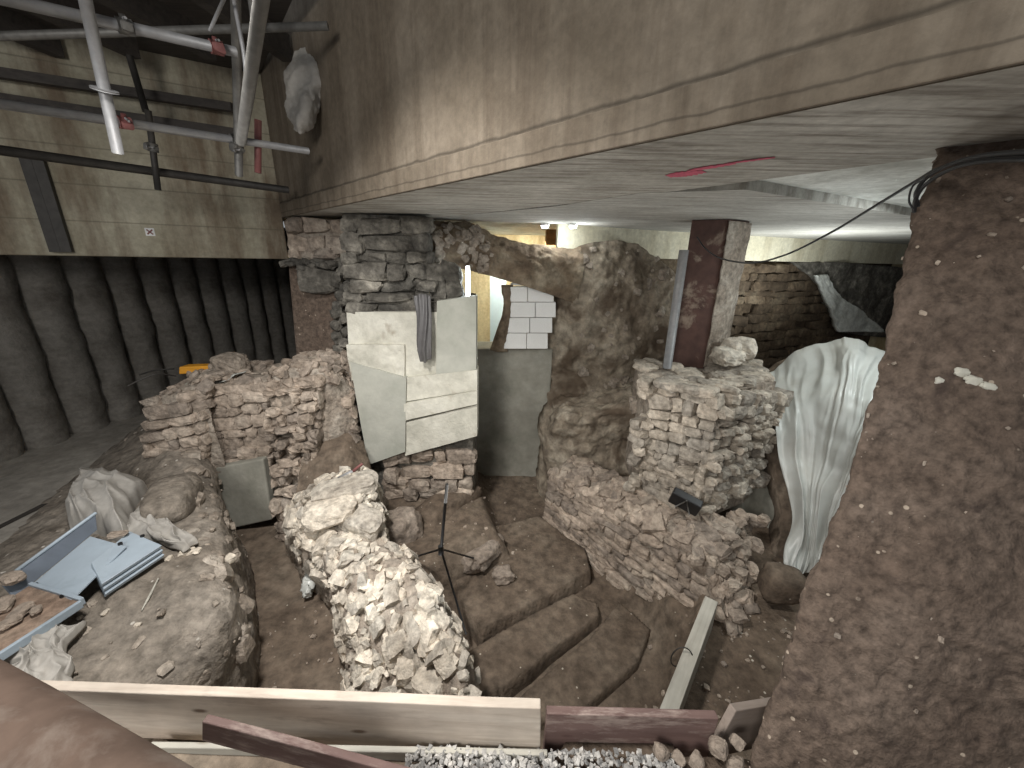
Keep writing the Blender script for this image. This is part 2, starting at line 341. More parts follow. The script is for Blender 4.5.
M['cloth'] = plain('cloth', (0.36, 0.34, 0.31), 0.9, 0, 0.12, 30, dirt=((0.24, 0.22, 0.19), 4, 0.5, 0.75))
M['blue_metal'] = plain('blue_metal', (0.34, 0.40, 0.455), 0.45, 0.05, 0.08, 9, dirt=((0.24, 0.29, 0.33), 5, 0.55, 0.8))
M['blue_shaded'] = plain('blue_shaded', (0.10, 0.12, 0.15), 0.6, 0.05, 0.2, 9)  # shadow on the raised leaf's inner face, put into a darker blue
M['cardboard'] = rocky('cardboard', [(0.19, 0.13, 0.095), (0.25, 0.18, 0.135), (0.30, 0.23, 0.175)], 5, 20, 0.4, 30)
M['black'] = plain('black', (0.014, 0.014, 0.015), 0.45, 0, 0.3)
M['grey_plastic'] = plain('grey_plastic', (0.12, 0.115, 0.115), 0.35, 0, 0.2, 14)
M['orange'] = plain('orange', (0.72, 0.33, 0.03), 0.5, 0, 0.15)
M['block_white'] = rocky('block_white', [(0.80, 0.80, 0.78), (0.84, 0.84, 0.82), (0.88, 0.88, 0.86)], 4, 90, 0.1, 60, fine=.15)
M['plank_pale'] = wood('plank_pale', (0.50, 0.42, 0.345), (0.68, 0.60, 0.51), (0.14, 0.09, 0.06), dirt=((0.38, 0.315, 0.26), 0.55, 0.75))
M['plank_maroon'] = wood('plank_maroon', (0.13, 0.078, 0.068), (0.20, 0.13, 0.115), (0.08, 0.04, 0.035), dirt=((0.34, 0.265, 0.23), 0.50, 0.62))
M['plank_grey'] = wood('plank_grey', (0.36, 0.34, 0.29), (0.50, 0.48, 0.42), (0.2, 0.17, 0.13))
M['plank_side'] = wood('plank_side', (0.26, 0.21, 0.175), (0.34, 0.28, 0.24), (0.12, 0.09, 0.07))
M['gravel'] = rocky('gravel', [(0.25, 0.245, 0.24), (0.38, 0.375, 0.365), (0.5, 0.49, 0.48)], 6, 20, 0.4, 40, island=0.4)
M['tube_light'] = glow('tube_light', (0.85, 0.95, 1.0), 22)
M['lamp_glow'] = glow('lamp_glow', (0.9, 0.97, 1.0), 25)
M['white_paint'] = plain('white_paint', (0.75, 0.75, 0.74), 0.5)
M['sky_panel'] = plain('sky_panel', (0.62, 0.78, 0.88), 0.5, 0, 0.05)

# ------------------------------------------------------------------ setting: floor
WALK = -0.12
nx, ny = 440, 270
xs = np.linspace(-7.5, 8.5, nx); ys = np.linspace(-1.6, 9.4, ny)
X, Y = np.meshgrid(xs, ys)
Hh = np.full(X.shape, -0.5)
def region(poly, z, edge=0.10):
    global Hh
    jit = fbm(np.stack([X, Y, 0*X], -1), 2.2, 4, 3)*0.07
    k = np.clip(0.5-(sdpoly(X, Y, poly)+jit)/edge/2, 0, 1); k = k*k*(3-2*k); Hh = Hh*(1-k)+(z if np.ndim(z) else z)*k
region([(-0.3, 2.6), (3.4, 2.6), (8.4, 4.5), (8.4, 9.3), (-2.4, 9.3), (-2.4, 4.3), (-0.3, 4.0)], -0.9, 0.2)
region([(-1.75, 0.6), (1.5, 0.6), (1.75, 2.4), (1.6, 3.0), (0.9, 5.0), (-2.0, 5.0), (-2.0, 4.2), (-3.1, 4.2), (-3.1, 3.15), (-2.1, 2.3), (-1.75, 1.5)], -1.16, 0.10)
region([(-1.9, 2.3), (-1.0, 1.9), (0.3, 3.0), (-0.2, 4.4), (-1.8, 4.4)], -1.0+0.0*X, 0.2)
region([(-1.75, 0.6), (-1.75, 1.5), (-2.1, 2.3), (-3.1, 3.15), (-3.1, 4.2), (-2.0, 4.2), (-1.6, 2.9), (-1.05, 2.0), (-0.7, 1.4), (-0.6, 0.6)], -1.12, 0.10)
region([(-0.75, 0.5), (0.6, 0.5), (1.35, 2.3), (1.3, 2.8), (0.55, 3.9), (0.9, 5.0), (-0.5, 5.0), (-0.3, 4.0), (0.0, 3.2), (-0.9, 2.6), (-0.55, 1.6)], np.clip(-1.52+0.10*(Y-2.2), -1.55, -1.2), 0.12)
region([(0.7, 0.9), (3.6, 0.9), (3.6, 3.1), (1.75, 3.3), (1.53, 2.45), (1.42, 2.2), (0.84, 1.4)], -0.93+0.02*np.sin(X*3), 0.03)
region([(-9, -3), (9, -3), (9, 0.98), (-9, 0.98)], WALK, 0.02)
P3 = np.stack([X, Y, Hh], -1)
rough = np.where(Hh < -0.6, 1.0, 0.25)
rough = np.where(Hh < -1.3, 0.35, rough)
Hh = Hh + rough*(fbm(P3, 1.6, 3, 11)*0.04+fbm(P3, 7, 3, 12)*0.018)
mb = MB(); F_ = np.stack([X, Y, Hh], -1)
addgrid(mb, F_, None)
cen = []
me_mi = []
hc = (Hh[:-1, :-1]+Hh[1:, 1:])/2; xc = X[:-1, :-1]; yc = Y[:-1, :-1]
idx = np.where((hc > -0.62) & (yc > 0.9) & (xc < -2.0), 1, np.where((hc > -1.05) & (xc > .7) & (yc < 3.6), 2, 0))
mb.mi = idx.reshape(-1).tolist()
fl = mb.build('floor', [M['pit_earth'], M['concrete_floor'], M['earth']]); tag(fl, kind='structure')
mb = MB(); a, b = Z(-60, 556, -.485), Z(80, 486, -.485); sd_ = np.cross(b-a, (0, 0, 1)); sd_ /= np.linalg.norm(sd_); slabq(mb, [a-sd_*.022, b-sd_*.022, b+sd_*.022, a+sd_*.022], (0, 0, -.05)); tag(mb.build('trim_3', M['dark_void']), kind='structure')

# piles wall on the left
def piles():
    k = 0
    a = np.array([-5.55, 3.45]); b = np.array([-4.75, 8.3]); L = np.linalg.norm(b-a); n = 12
    for i in range(-1, n):
        c = a+(b-a)*(i+0.5)/n; mb = MB(); nu, nv = 28, 40
        th = np.linspace(-2.6, 1.4, nu)-0.2; z = np.linspace(-0.62, 1.66, nv)
        TT, ZZ = np.meshgrid(th, z); G = np.stack([c[0]+0.215*np.cos(TT), c[1]+0.215*np.sin(TT), ZZ], -1)
        G = G+np.stack([np.cos(TT), np.sin(TT), 0*TT], -1)*(fbm(G+i*3.1, 5, 4, i+20)*0.035)[..., None]
        addgrid(mb, G, None); G2 = G.copy(); tag(mb.build('wall_left', M['pile']), kind='structure')
piles()
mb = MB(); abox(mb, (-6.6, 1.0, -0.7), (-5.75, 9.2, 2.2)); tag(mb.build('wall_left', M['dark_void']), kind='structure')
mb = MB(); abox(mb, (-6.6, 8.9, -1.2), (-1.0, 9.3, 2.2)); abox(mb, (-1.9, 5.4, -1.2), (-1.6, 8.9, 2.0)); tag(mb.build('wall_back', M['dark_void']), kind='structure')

# ------------------------------------------------------------------ setting: beams and slabs
LC = (-2.52, 4.52); LL = (-6.6, 2.25)
ZB = 2.0
mb = MB(); prism(mb, [(-2.95, 4.95), (-2.50, 4.50), (2.9, -0.90), (3.7, -0.1), (1.58, 1.66), (0.70, 2.75), (-0.9, 4.35), (-1.3, 4.95)], ZB, 4.6)
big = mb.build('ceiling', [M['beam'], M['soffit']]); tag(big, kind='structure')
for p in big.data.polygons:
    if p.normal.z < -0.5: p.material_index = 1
# thin formwork lip along the lower edge of the beam face
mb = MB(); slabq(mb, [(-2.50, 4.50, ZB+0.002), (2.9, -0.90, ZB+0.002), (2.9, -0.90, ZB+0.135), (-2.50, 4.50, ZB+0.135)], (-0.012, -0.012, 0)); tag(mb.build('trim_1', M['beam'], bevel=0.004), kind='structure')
mb = MB(); prism(mb, [(0.75, 2.55), (1.28, 2.38), (8.3, 6.1), (8.3, 8.6), (0.5, 4.62), (-0.95, 4.42), (-0.9, 4.30), (0.3, 3.2)], ZB-0.002, 2.42)
o = mb.build('ceiling', M['soffit_far']); tag(o, kind='structure')
mb = MB(); prism(mb, [(-1.0, 4.35), (0.5, 2.75), (2.6, 0.4), (8.4, 0.4), (8.4, 9.3), (-1.6, 9.3)], 2.055, 2.4); tag(mb.build('ceiling', M['slab']), kind='structure')
# pale downstand beam beyond the soffit
mb = MB(); prism(mb, [(0.5, 4.78), (8.3, 7.9), (8.3, 8.1), (0.5, 4.98)], 1.66, 2.25); 
tag(mb.build('trim_2', M['fascia']), kind='structure')
# left beam
ld = np.array(LC)-np.array(LL); ld /= np.linalg.norm(ld); ln = np.array([-ld[1], ld[0]])
mb = MB(); prism(mb, [LL, LC, tuple(np.array(LC)+ln*0.6), tuple(np.array(LL)+ln*0.6)], 1.575, 3.4); sb = mb.build('wall_left', M['side_beam'], bevel=0.01); tag(sb, kind='structure')
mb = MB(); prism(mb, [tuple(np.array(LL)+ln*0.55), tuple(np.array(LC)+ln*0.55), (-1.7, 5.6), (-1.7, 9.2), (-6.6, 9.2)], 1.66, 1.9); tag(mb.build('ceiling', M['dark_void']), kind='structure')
# dark timber deck over the scaffold
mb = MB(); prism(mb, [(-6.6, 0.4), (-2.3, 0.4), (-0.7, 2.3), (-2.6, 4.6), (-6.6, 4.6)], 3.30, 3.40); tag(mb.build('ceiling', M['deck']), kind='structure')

# ------------------------------------------------------------------ far room
mb = MB(); abox(mb, (8.2, 0.2, -1.0), (8.4, 7.8, 2.3)); tag(mb.build('wall_right', M['pile']), kind='structure')
mb = MB(); abox(mb, (-1.6, 7.6, -1.0), (8.4, 7.8, 2.3)); tag(mb.build('wall_back', M['yellow_wall']), kind='structure')


# ------------------------------------------------------------------ ruin builders
def A(p): return np.array(p, float)
def scatter(mb, G, n, smin, smax, rows=(0, 1), cols=(0, 1), embed=0.3, jit=0.13, tpl=T2, flat=(1.0, 0.8, 0.5), mi=0):
    Nn = gnormal(G); r, c, _ = G.shape
    for k in range(n):
        i = int(rng.uniform(rows[0], rows[1])*(r-1)); j = int(rng.uniform(cols[0], cols[1])*(c-1))
        p = G[i, j]+rng.uniform(-0.015, 0.015, 3); nn = Nn[i, j]; s_ = smin+(smax-smin)*rng.random()**2.2
        a = np.cross(nn, rng.normal(0, 1, 3)); a /= np.linalg.norm(a)+1e-9; b = np.cross(nn, a)
        tl = nn+rng.normal(0, 0.25, 3); tl /= np.linalg.norm(tl)
        stone(mb, p+nn*s_*flat[2]*(0.5-embed), [a*s_*flat[0]*rng.uniform(0.7, 1.2), b*s_*flat[1]*rng.uniform(0.7, 1.2), tl*s_*flat[2]], jit, tpl, mi)
def orient(G, toward=CP):
    n = gnormal(G); d = np.mean(np.sum(n*(np.array(toward)-G), axis=2)); return G if d > 0 else G[:, ::-1]
def massgrid(ctrl, nu, nv, amp=0.03, sc=3, fine=0.012, seed=0):
    G = grid(ctrl, nu, nv); G = orient(G)
    return displace(G, lambda g: fbm(g, sc, 4, seed)*amp+fbm(g, sc*4.5, 4, seed+5, 0.6)*fine-np.abs(fbm(g, sc*1.7, 3, seed+9))*amp*0.6)
def rubble(name, label, cat, loc, group=None): return thing(name, loc, label, cat, group)
def hump(poly, ztop, zbot, edge=0.05, amp=0.015, tilt=(0, 0), res=0.022, seed=0, crown=0.0):
    px = [p[0] for p in poly]; py = [p[1] for p in poly]; m = edge*2+0.06
    nx_ = int((max(px)-min(px)+2*m)/res)+2; ny_ = int((max(py)-min(py)+2*m)/res)+2
    xx, yy = np.meshgrid(np.linspace(min(px)-m, max(px)+m, nx_), np.linspace(min(py)-m, max(py)+m, ny_))
    q = np.stack([xx, yy, 0*xx+seed], -1)
    d = sdpoly(xx, yy, poly)+0.02+fbm(q, 3, 4, seed)*0.018; k = np.clip(0.5-d/edge/2, 0, 1); k = k*k*(3-2*k)
    zt = ztop+tilt[0]*(xx-np.mean(px))+tilt[1]*(yy-np.mean(py))+fbm(q, 4, 4, seed+2)*amp+fbm(q, 16, 3, seed+3)*amp*0.5+crown*np.clip(-d, 0, 0.3)
    return np.stack([xx, yy, zbot+(zt-zbot)*k], -1)

# ---- earth mound with trays on it (left foreground)
rows = [[(118, 440, -.52), (140, 425, -.25), (172, 418, -.08), (200, 432, -.2), (210, 470, -.6), (215, 505, -1.14)],
        [(60, 490, -.52), (120, 470, -.32), (165, 462, -.2), (205, 475, -.28), (225, 510, -.6), (235, 535, -1.14)],
        [(-10, 540, -.52), (70, 530, -.38), (150, 518, -.28), (215, 520, -.32), (238, 550, -.6), (258, 580, -1.14)],
        [(-140, 600, -.52), (10, 585, -.36), (130, 580, -.28), (222, 575, -.33), (244, 615, -.65), (260, 640, -1.14)],
        [(-260, 680, -.5), (-40, 655, -.36), (100, 640, -.33), (212, 632, -.42), (236, 668, -.75), (250, 695, -1.14)],
        [(-330, 760, -.5), (-60, 725, -.38), (90, 700, -.40), (185, 700, -.60), (212, 725, -.9), (225, 760, -1.14)]]
G = massgrid([[Z(*p) for p in r] for r in rows], 150, 130, 0.05, 2.4, 0.020, 31); MOUND = G
t = rubble('earth_mound', 'bulky grey-brown earth mound carrying the blue trays, left foreground', 'earth mound', Z(130, 600, -.5))
mb = MB(); addgrid(mb, G, (0, 0, -0.35)); mb.build('soil', M['mound'], t)
mb = MB(); scatter(mb, G, 110, 0.008, 0.03, (0.05, 1), (0.05, 1)); scatter(mb, G, 36, 0.03, 0.08, (0, 0.75), (0.5, 0.8) if G[0, 0, 0] < G[0, -1, 0] else (0.2, 0.5)); tag(mb.build('embedded_stones', M['mortar'], t), kind='stuff')
c = Z(172, 500, -.22); mb = MB(); stone(mb, c, randax(0.24, 0.15, 0.12, 0.1), 0.04, T4, 0, True); tag(mb.build('boulder', M['mound']), 'large pale boulder on the mound between cloth and rubble wall', 'rock')

# ---- rubble wall B, behind the mound, with a stone slab in its recess
t = rubble('rubble_wall', 'broken pinkish rubble wall with recess, orange tool lying on top', 'ruined wall', D(230, 500, 3.4))
tops = [(143, 405, 3.28, -.5), (172, 394, 3.3, -.5), (204, 389, 3.34, -1.0), (208, 389, 3.48, -1.14), (268, 385, 3.52, -1.14), (272, 382, 3.42, -1.14), (300, 376, 3.46, -1.14), (324, 380, 3.5, -1.14), (352, 398, 3.66, -.8)]
net = []
for (x, y, yy, zf) in tops:
    p = D(x, y, yy); net.append([(p[0], p[1]+0.03, zf), (p[0], p[1]+0.03, (zf+p[2])/2), p+A((0, 0.02, -0.02)), p+A((0, 0.3, 0.05)), p+A((0, 0.62, 0.02)), (p[0], p[1]+0.68, -.55)])
G = massgrid(np.array(net, float).transpose(1, 0, 2), 90, 70, 0.035, 4, 0.02, 44)
mb = MB(); addgrid(mb, G); mb.build('core', M['mortar'], t)
def px3(x, y, Yd): return D(x, y, Yd)
mb = MB()
masonry(mb, [px3(152, 478, 3.26), px3(206, 478, 3.28), px3(206, 388, 3.33), px3(140, 403, 3.26)], 9, 0.17, 0.07, 0.03, 0.04)
masonry(mb, [px3(206, 472, 3.45), px3(272, 466, 3.48), px3(269, 384, 3.5), px3(206, 388, 3.46)], 8, 0.20, 0.05, 0.012, 0.02)
masonry(mb, [px3(268, 470, 3.36), px3(318, 470, 3.38), px3(322, 376, 3.44), px3(268, 384, 3.4)], 11, 0.10, 0.08, 0.045, 0.08, 0.14)
masonry(mb, [px3(276, 545, 3.25), px3(318, 530, 3.25), px3(316, 468, 3.36), px3(270, 468, 3.36)], 7, 0.10, 0.08, 0.05, 0.08, 0.14)
masonry(mb, [px3(318, 470, 3.6), px3(356, 440, 3.65), px3(354, 398, 3.66), px3(320, 398, 3.62)], 5, 0.13, 0.08, 0.04, 0.05)
scatter(mb, G, 260, 0.025, 0.09, (0.42, 0.8), (0, 1)) if G[0, 0, 2] < G[-1, 0, 2] or True else None
mb.build('stones', M['rubble_pink'], t)
mb = MB(); slabq(mb, [px3(217, 532, 3.30), px3(272, 520, 3.34), px3(263, 459, 3.40), px3(203, 470, 3.36)], (0, 0.1, 0)); tag(mb.build('stone_slab', M['render_grey'], t, bevel=0.015), 'smooth grey slab')
# rubble lump lower right of it
mb = MB(); 
G = massgrid([[D(300, 470, 3.3), D(320, 440, 3.5), D(345, 430, 3.6), D(365, 440, 3.7)], [D(295, 500, 3.1), D(315, 480, 3.2), D(345, 470, 3.3), D(370, 470, 3.5)], [D(290, 560, 2.9), D(310, 530, 3.0), D(340, 520, 3.0), D(370, 510, 3.2)]], 60, 50, 0.04, 4, 0.02, 47)
addgrid(mb, G, (0, 0.1, -0.4)); o = mb.build('earth_bank', M['pit_earth']); tag(o, 'dark earth bank sloping between the pink rubble wall and the white pier', 'earth bank')

# ---- central ridge: stub wall of white rubble
rows = [[(288, 500, -1.12), (305, 488, -.6), (335, 474, -.35), (368, 474, -.38), (388, 500, -.95)],
        [(284, 540, -1.12), (298, 518, -.5), (330, 500, -.33), (372, 494, -.36), (384, 530, -1.0)],
        [(300, 575, -1.12), (313, 548, -.62), (340, 532, -.52), (380, 528, -.58), (400, 568, -1.2)],
        [(332, 615, -1.12), (338, 585, -.62), (378, 568, -.50), (422, 572, -.58), (442, 610, -1.35)],
        [(345, 660, -1.14), (350, 640, -.78), (395, 622, -.60), (448, 620, -.60), (466, 660, -1.45)],
        [(352, 715, -1.14), (362, 700, -.92), (415, 688, -.80), (470, 682, -.66), (482, 730, -1.52)],
        [(352, 790, -1.14), (362, 780, -1.0), (415, 770, -.95), (476, 760, -.85), (490, 800, -1.52)]]
G = massgrid([[Z(*p) for p in r] for r in rows], 90, 140, 0.05, 4, 0.03, 61)
t = rubble('rubble_wall', 'low ridge of whitish rubble running from pier to front plank', 'ruined wall', Z(390, 600, -1.1))
mb = MB(); addgrid(mb, G, (0, 0, -0.3)); mb.build('core', M['mortar'], t)
mb = MB(); scatter(mb, G, 420, 0.03, 0.085, (0.0, 0.80), (0.12, 0.9), 0.15, 0.14, T2, (1.0, 0.75, 0.55)); scatter(mb, G, 260, 0.02, 0.04, (0.0, 0.8), (0.1, 0.9), 0.1)
scatter(mb, G, 90, 0.02, 0.08, (0.72, 0.98), (0.1, 0.9), 0.3)
for (x, y, z, a, b, c_) in [(345, 488, -.3, .26, .15, .07), (330, 510, -.36, .2, .14, .08), (360, 520, -.45, .22, .10, .09), (430, 685, -.72, .1, .08, .05)]:
    stone(mb, Z(x, y, z), randax(a, b, c_, 0.1), 0.08, T4)
mb.build('stones', M['rubble'], t)

# ---- diagonal wall D
P0 = Z(549, 475, -.72); P1 = Z(719, 557, -.58)
dd = P1-P0; dd[2] = 0; L_ = np.linalg.norm(dd); dd /= L_; dn = A((-dd[1], dd[0], 0)); dn = dn if dn[1] > 0 else -dn
t = rubble('rubble_wall', 'long low diagonal masonry wall with the tall rubble pillar on it', 'ruined wall', (1.1, 3.2, -1.4))
net = []
for k in range(7):
    u = k/6; p = P0+(P1-P0)*u; zf = -1.35-0.2*u
    net.append([A((p[0], p[1], zf))-dn*0.07, p+A((0, 0, -.4))-dn*0.0, p+A((0, 0, -.06))+dn*0.02, p+A((0, 0, 0.04))+dn*0.10, p+dn*0.42+A((0, 0, .06)), p+dn*0.5+A((0, 0, -.5))])
G = massgrid(np.array(net).transpose(1, 0, 2), 120, 70, 0.035, 4, 0.018, 71); GD = G
mb = MB(); addgrid(mb, G, tuple(dn*0.12+A((0, 0, -.12)))); mb.build('core', M['mortar'], t)
mb = MB(); q0 = P0-dn*0.07; q0[2] = -1.33; q1 = P1-dn*0.07; q1[2] = -1.58
masonry(mb, [q0, q1, P1, P0], 11, 0.19, 0.05, 0.014, 0.03, 0.10, 0.012)
a0 = P1; a1 = P1+dn*0.5; masonry(mb, [A((a0[0]+.02, a0[1]-.02, -1.0)), A((a1[0]+.05, a1[1], -1.0)), a1, a0], 6, 0.14, 0.09, 0.06, 0.05, 0.14)
scatter(mb, G, 230, 0.03, 0.11, (0.48, 0.85) if G[0, 0, 2] < G[-1, 0, 2] or True else (0, 1), (0, 1), 0.4, 0.12, T2, (1.1, 0.8, 0.4))
mb.build('stones', M['rubble_tan'], t)

# ---- rubble pillar E
ec = D(722, 395, 2.92); el = D(652, 380, 3.35); er = D(785, 388, 3.4)
eb = A((ec[0]-.02, ec[1]-.03, -.52)); ebl = A((el[0]-.02, el[1], -.60)); ebr = A((er[0]-.02, er[1], -.55))
t = rubble('rubble_pillar', 'tall squared pillar of pale rubble under the rusty column', 'masonry pillar', (ec[0]+.1, ec[1]+.3, -.5))
bk = A((1.9, 4.0, ec[2])); 
mb = MB(); poly = [(ec[0], ec[1]+.10), (er[0]-.08, er[1]+.02), (er[0]-.1, er[1]+.7), (el[0]+.1, el[1]+.8), (el[0]+.08, el[1]+.03)]; prism(mb, poly, -.7, ec[2]-.03); mb.build('core', M['mortar'], t)
mb = MB(); masonry(mb, [ebl, eb, ec, el], 12, 0.17, 0.07, 0.022, 0.02, 0.10, 0.015)
masonry(mb, [eb, ebr, er+A((0, 0, -.02)), ec], 12, 0.13, 0.08, 0.05, 0.05, 0.14, 0.02)
mid = [ebl*0.5+el*0.5+A((-.06, 0, 0))]
for k in range(16):
    z = -.5+1.1*rng.random(); stone(mb, A((el[0]-.02+rng.uniform(-.05, .03), el[1]-.02, z)), randax(.09, .06, .04, .2), .12)
for k in range(60):
    q = random.random(); r_ = random.random(); p = A((el[0]+(er[0]-el[0])*q, 0, 0)); y0 = ec[1]+.05+abs(p[0]-ec[0])*.75; y1 = el[1]+.7
    stone(mb, A((p[0], y0+(y1-y0)*r_, ec[2]-.01)), randax(.12*random.uniform(.5, 1.2), .09, .035, .15), .12)
mb.build('stones', M['rubble_pale'], t)
mb = MB()
for (x, y, z) in [(700, 560, -.66), (735, 540, -.6), (742, 570, -.75), (730, 590, -.82), (748, 600, -.9), (752, 575, -.85), (722, 610, -.9), (738, 622, -.9), (757, 545, -.72), (760, 520, -.6), (745, 520, -.5), (728, 530, -.55)]:
    for j in range(4): stone(mb, Z(x-4, y, z)+rng.uniform(-.05, .05, 3), randax(.06, .045, .035), .13)
G = massgrid([[Z(713, 540, -.62), Z(732, 522, -.62), Z(748, 520, -.67)], [Z(711, 575, -.77), Z(730, 560, -.76), Z(748, 560, -.87)], [Z(713, 612, -.94), Z(732, 610, -.94), Z(750, 600, -.96)]], 40, 40, .03, 5, .02, 81)
scatter(mb, G, 160, .02, .06, (0, 1), (0, 1), .3); mb2 = MB(); addgrid(mb2, G, (0, .12, -.25)); t2 = rubble('rubble_heap', 'collapsed rubble heap at the near end of the diagonal wall', 'rubble', Z(738, 570, -.9)); mb2.build('core', M['mortar'], t2); mb.build('stones', M['rubble_tan'], t2)

# ---- rusty encased column and grey pipe on the pillar
t = rubble('steel_column', 'rusty maroon column with peeling pale casing standing on the rubble pillar', 'column', (2.0, 3.95, .6))
cl = D(690, 232, 3.95); cm = D(727, 230, 3.82); cr = D(749, 228, 4.02); zb = .58
mb = MB(); prism(mb, [tuple(cl[:2]), tuple(cm[:2]), tuple(cr[:2]), (cl[0]+.30, cl[1]+.35)], zb, 1.995); mb.build('shaft', M['rust'], t, bevel=.008)
mb = MB(); G = grid([[A((cm[0]-.0, cm[1]-.02, z)), (A((cm[0], cm[1], z))+A((cr[0], cr[1], z)))/2+A((.02, -.03, 0)), A((cr[0]+.02, cr[1], z))] for z in (.6, 1.0, 1.45, 1.98)], 16, 60)
G = displace(orient(G), lambda g: fbm(g, 7, 4, 5)*.02); addgrid(mb, G, (.02, .06, 0)); tag(mb.build('casing', M['mortar'], t), 'peeling pale plaster casing')
mb = MB(); stone(mb, D(738, 348, 3.7), randax(.14, .12, .12), .1, T4); mb.build('base_stone', M['rubble'], t); mb = MB(); stone(mb, D(728, 356, 3.6), randax(.12, .1, .07), .1, T4); mb.build('base_stone', M['rubble'], t)
mb = MB(); p = D(684, 250, 3.75); tube(mb, [(p[0], p[1], .6), (p[0], p[1], p[2])], .042, 16); tag(mb.build('drain_pipe', M['galv']), 'upright grey pipe beside the rusty column', 'pipe')

# ---- white plastic sheet heap
ctrl = [[(762, 378, 4.0), (785, 358, 4.0), (815, 344, 3.9), (848, 336, 3.7), (880, 348, 3.5), (900, 365, 3.4)],
        [(768, 392, 3.7), (795, 374, 3.75), (825, 364, 3.6), (852, 358, 3.4), (878, 375, 3.2), (900, 390, 3.1)],
        [(774, 420, 3.4), (803, 405, 3.4), (830, 396, 3.25), (853, 396, 3.1), (872, 410, 2.95), (890, 420, 2.9)],
        [(782, 462, 3.15), (806, 452, 3.15), (830, 446, 3.05), (850, 446, 2.9), (862, 452, 2.8), (875, 455, 2.8)],
        [(793, 515, 2.9), (808, 508, 2.9), (824, 502, 2.85), (840, 500, 2.75), (850, 500, 2.7), (860, 500, 2.7)],
        [(787, 550, 2.72), (802, 552, 2.72), (818, 545, 2.7), (832, 540, 2.65), (842, 535, 2.6), (850, 535, 2.6)],
        [(784, 572, 2.62), (798, 576, 2.60), (812, 572, 2.6), (826, 565, 2.55), (836, 560, 2.5), (845, 560, 2.5)]]
C_ = np.array([[D(*p) for p in r] for r in ctrl]); G = orient(grid(C_, 130, 150)); nn = gnormal(G)
uu, vv = np.meshgrid(np.linspace(0, 1, 130), np.linspace(0, 1, 150))
if C_[0, 0, 0] > C_[0, -1, 0] or G[0, 0, 0] > G[0, -1, 0]: uu = 1-uu
ph = fbm(np.stack([uu*2, vv*1.2, 0*uu], -1), 1, 2, 9)*2.2
wu = np.stack([uu*5+ph*.5+vv*.8, vv*1.1+uu*.5, 0*uu], -1); fold = (1-np.abs(fbm(wu, 1.3, 2, 92))*2.2)*.07*np.clip(vv*2.4, .3, 1)+(1-np.abs(fbm(wu, 3.1, 2, 95))*2)*.022+fbm(G, 3, 3, 91)*.05
G = G+nn*(fold-.03)[..., None]
mb = MB(); addgrid(mb, G, G-nn*0.006); tag(mb.build('plastic_sheet', M['tarp']), 'crumpled translucent white plastic sheeting draped beside the rubble pillar', 'plastic sheet')
G2 = orient(grid(C_+A((.06, .20, -.10)), 60, 70)); G2 = displace(G2, lambda g: fbm(g, 4, 4, 8)*.04)
t = rubble('spoil_heap', 'brown spoil heap hidden beneath the white plastic sheet', 'spoil heap', G2[-1, 30])
mb = MB(); addgrid(mb, G2, (.1, .3, -.25)); mb.build('soil', M['pit_earth'], t)
ctrl = [[D(740, 430, 3.7), D(765, 420, 3.7), D(790, 430, 3.5)], [D(742, 500, 3.4), D(765, 500, 3.4), D(796, 500, 3.1)], [D(744, 560, 3.1), D(765, 562, 3.05), D(795, 560, 2.9)], [D(744, 605, 2.8), D(770, 610, 2.7), D(800, 605, 2.6)]]
G = massgrid(ctrl, 40, 70, .05, 3, .02, 55); mb = MB(); addgrid(mb, G, (0, .3, -.1)); tag(mb.build('earth_bank', M['render_grey']), 'shadowed earth bank between rubble pillar and plastic sheet', 'earth bank')
mb = MB(); stone(mb, Z(783, 584, -.72), randax(.15, .10, .13, .1), .05, T4, 0, True); tag(mb.build('rock', M['pit_earth']), 'dark brown squarish rock under the foot of the plastic sheet', 'rock')

# ---- far right masonry wall
fa, fb = (0.5, 4.82), (8.3, 7.94)
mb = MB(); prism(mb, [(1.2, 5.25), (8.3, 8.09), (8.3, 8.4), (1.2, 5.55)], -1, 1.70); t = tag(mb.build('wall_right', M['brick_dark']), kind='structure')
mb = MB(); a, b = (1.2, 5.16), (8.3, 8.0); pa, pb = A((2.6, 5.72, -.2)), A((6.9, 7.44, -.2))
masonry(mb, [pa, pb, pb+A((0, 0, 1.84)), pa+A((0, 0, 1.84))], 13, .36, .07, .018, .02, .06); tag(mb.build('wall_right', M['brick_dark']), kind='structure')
ctrl = [[V(790, 262, a, b), V(830, 262, a, b), V(870, 265, a, b), V(905, 268, a, b)], [V(815, 285, a, b), V(840, 285, a, b), V(870, 288, a, b), V(905, 290, a, b)], [V(826, 310, a, b), V(848, 312, a, b), V(872, 312, a, b), V(905, 315, a, b)], [V(840, 332, a, b), V(855, 334, a, b), V(875, 336, a, b), V(905, 338, a, b)]]
G = massgrid(np.array(ctrl)+A((0, -.12, 0)), 60, 50, .06, 2.5, .03, 15); mb = MB(); addgrid(mb, G, (0, .15, 0)); tag(mb.build('plaster_patch', M['dark_stone']), 'rough grey mortar patch high on the far right brick wall', 'plaster')
ctrl = [[V(808, 275, a, b), V(818, 274, a, b)], [V(818, 296, a, b), V(832, 295, a, b)], [V(826, 316, a, b), V(856, 312, a, b)], [V(830, 330, a, b), V(874, 330, a, b)]]
G = massgrid(np.array(ctrl)+A((0, -.22, 0)), 40, 40, .06, 2.5, .03, 16); mb = MB(); addgrid(mb, G, (0, .1, 0)); tag(mb.build('plaster_patch', M['slab']), 'bright white plaster patch below the rough grey mortar patch', 'plaster')

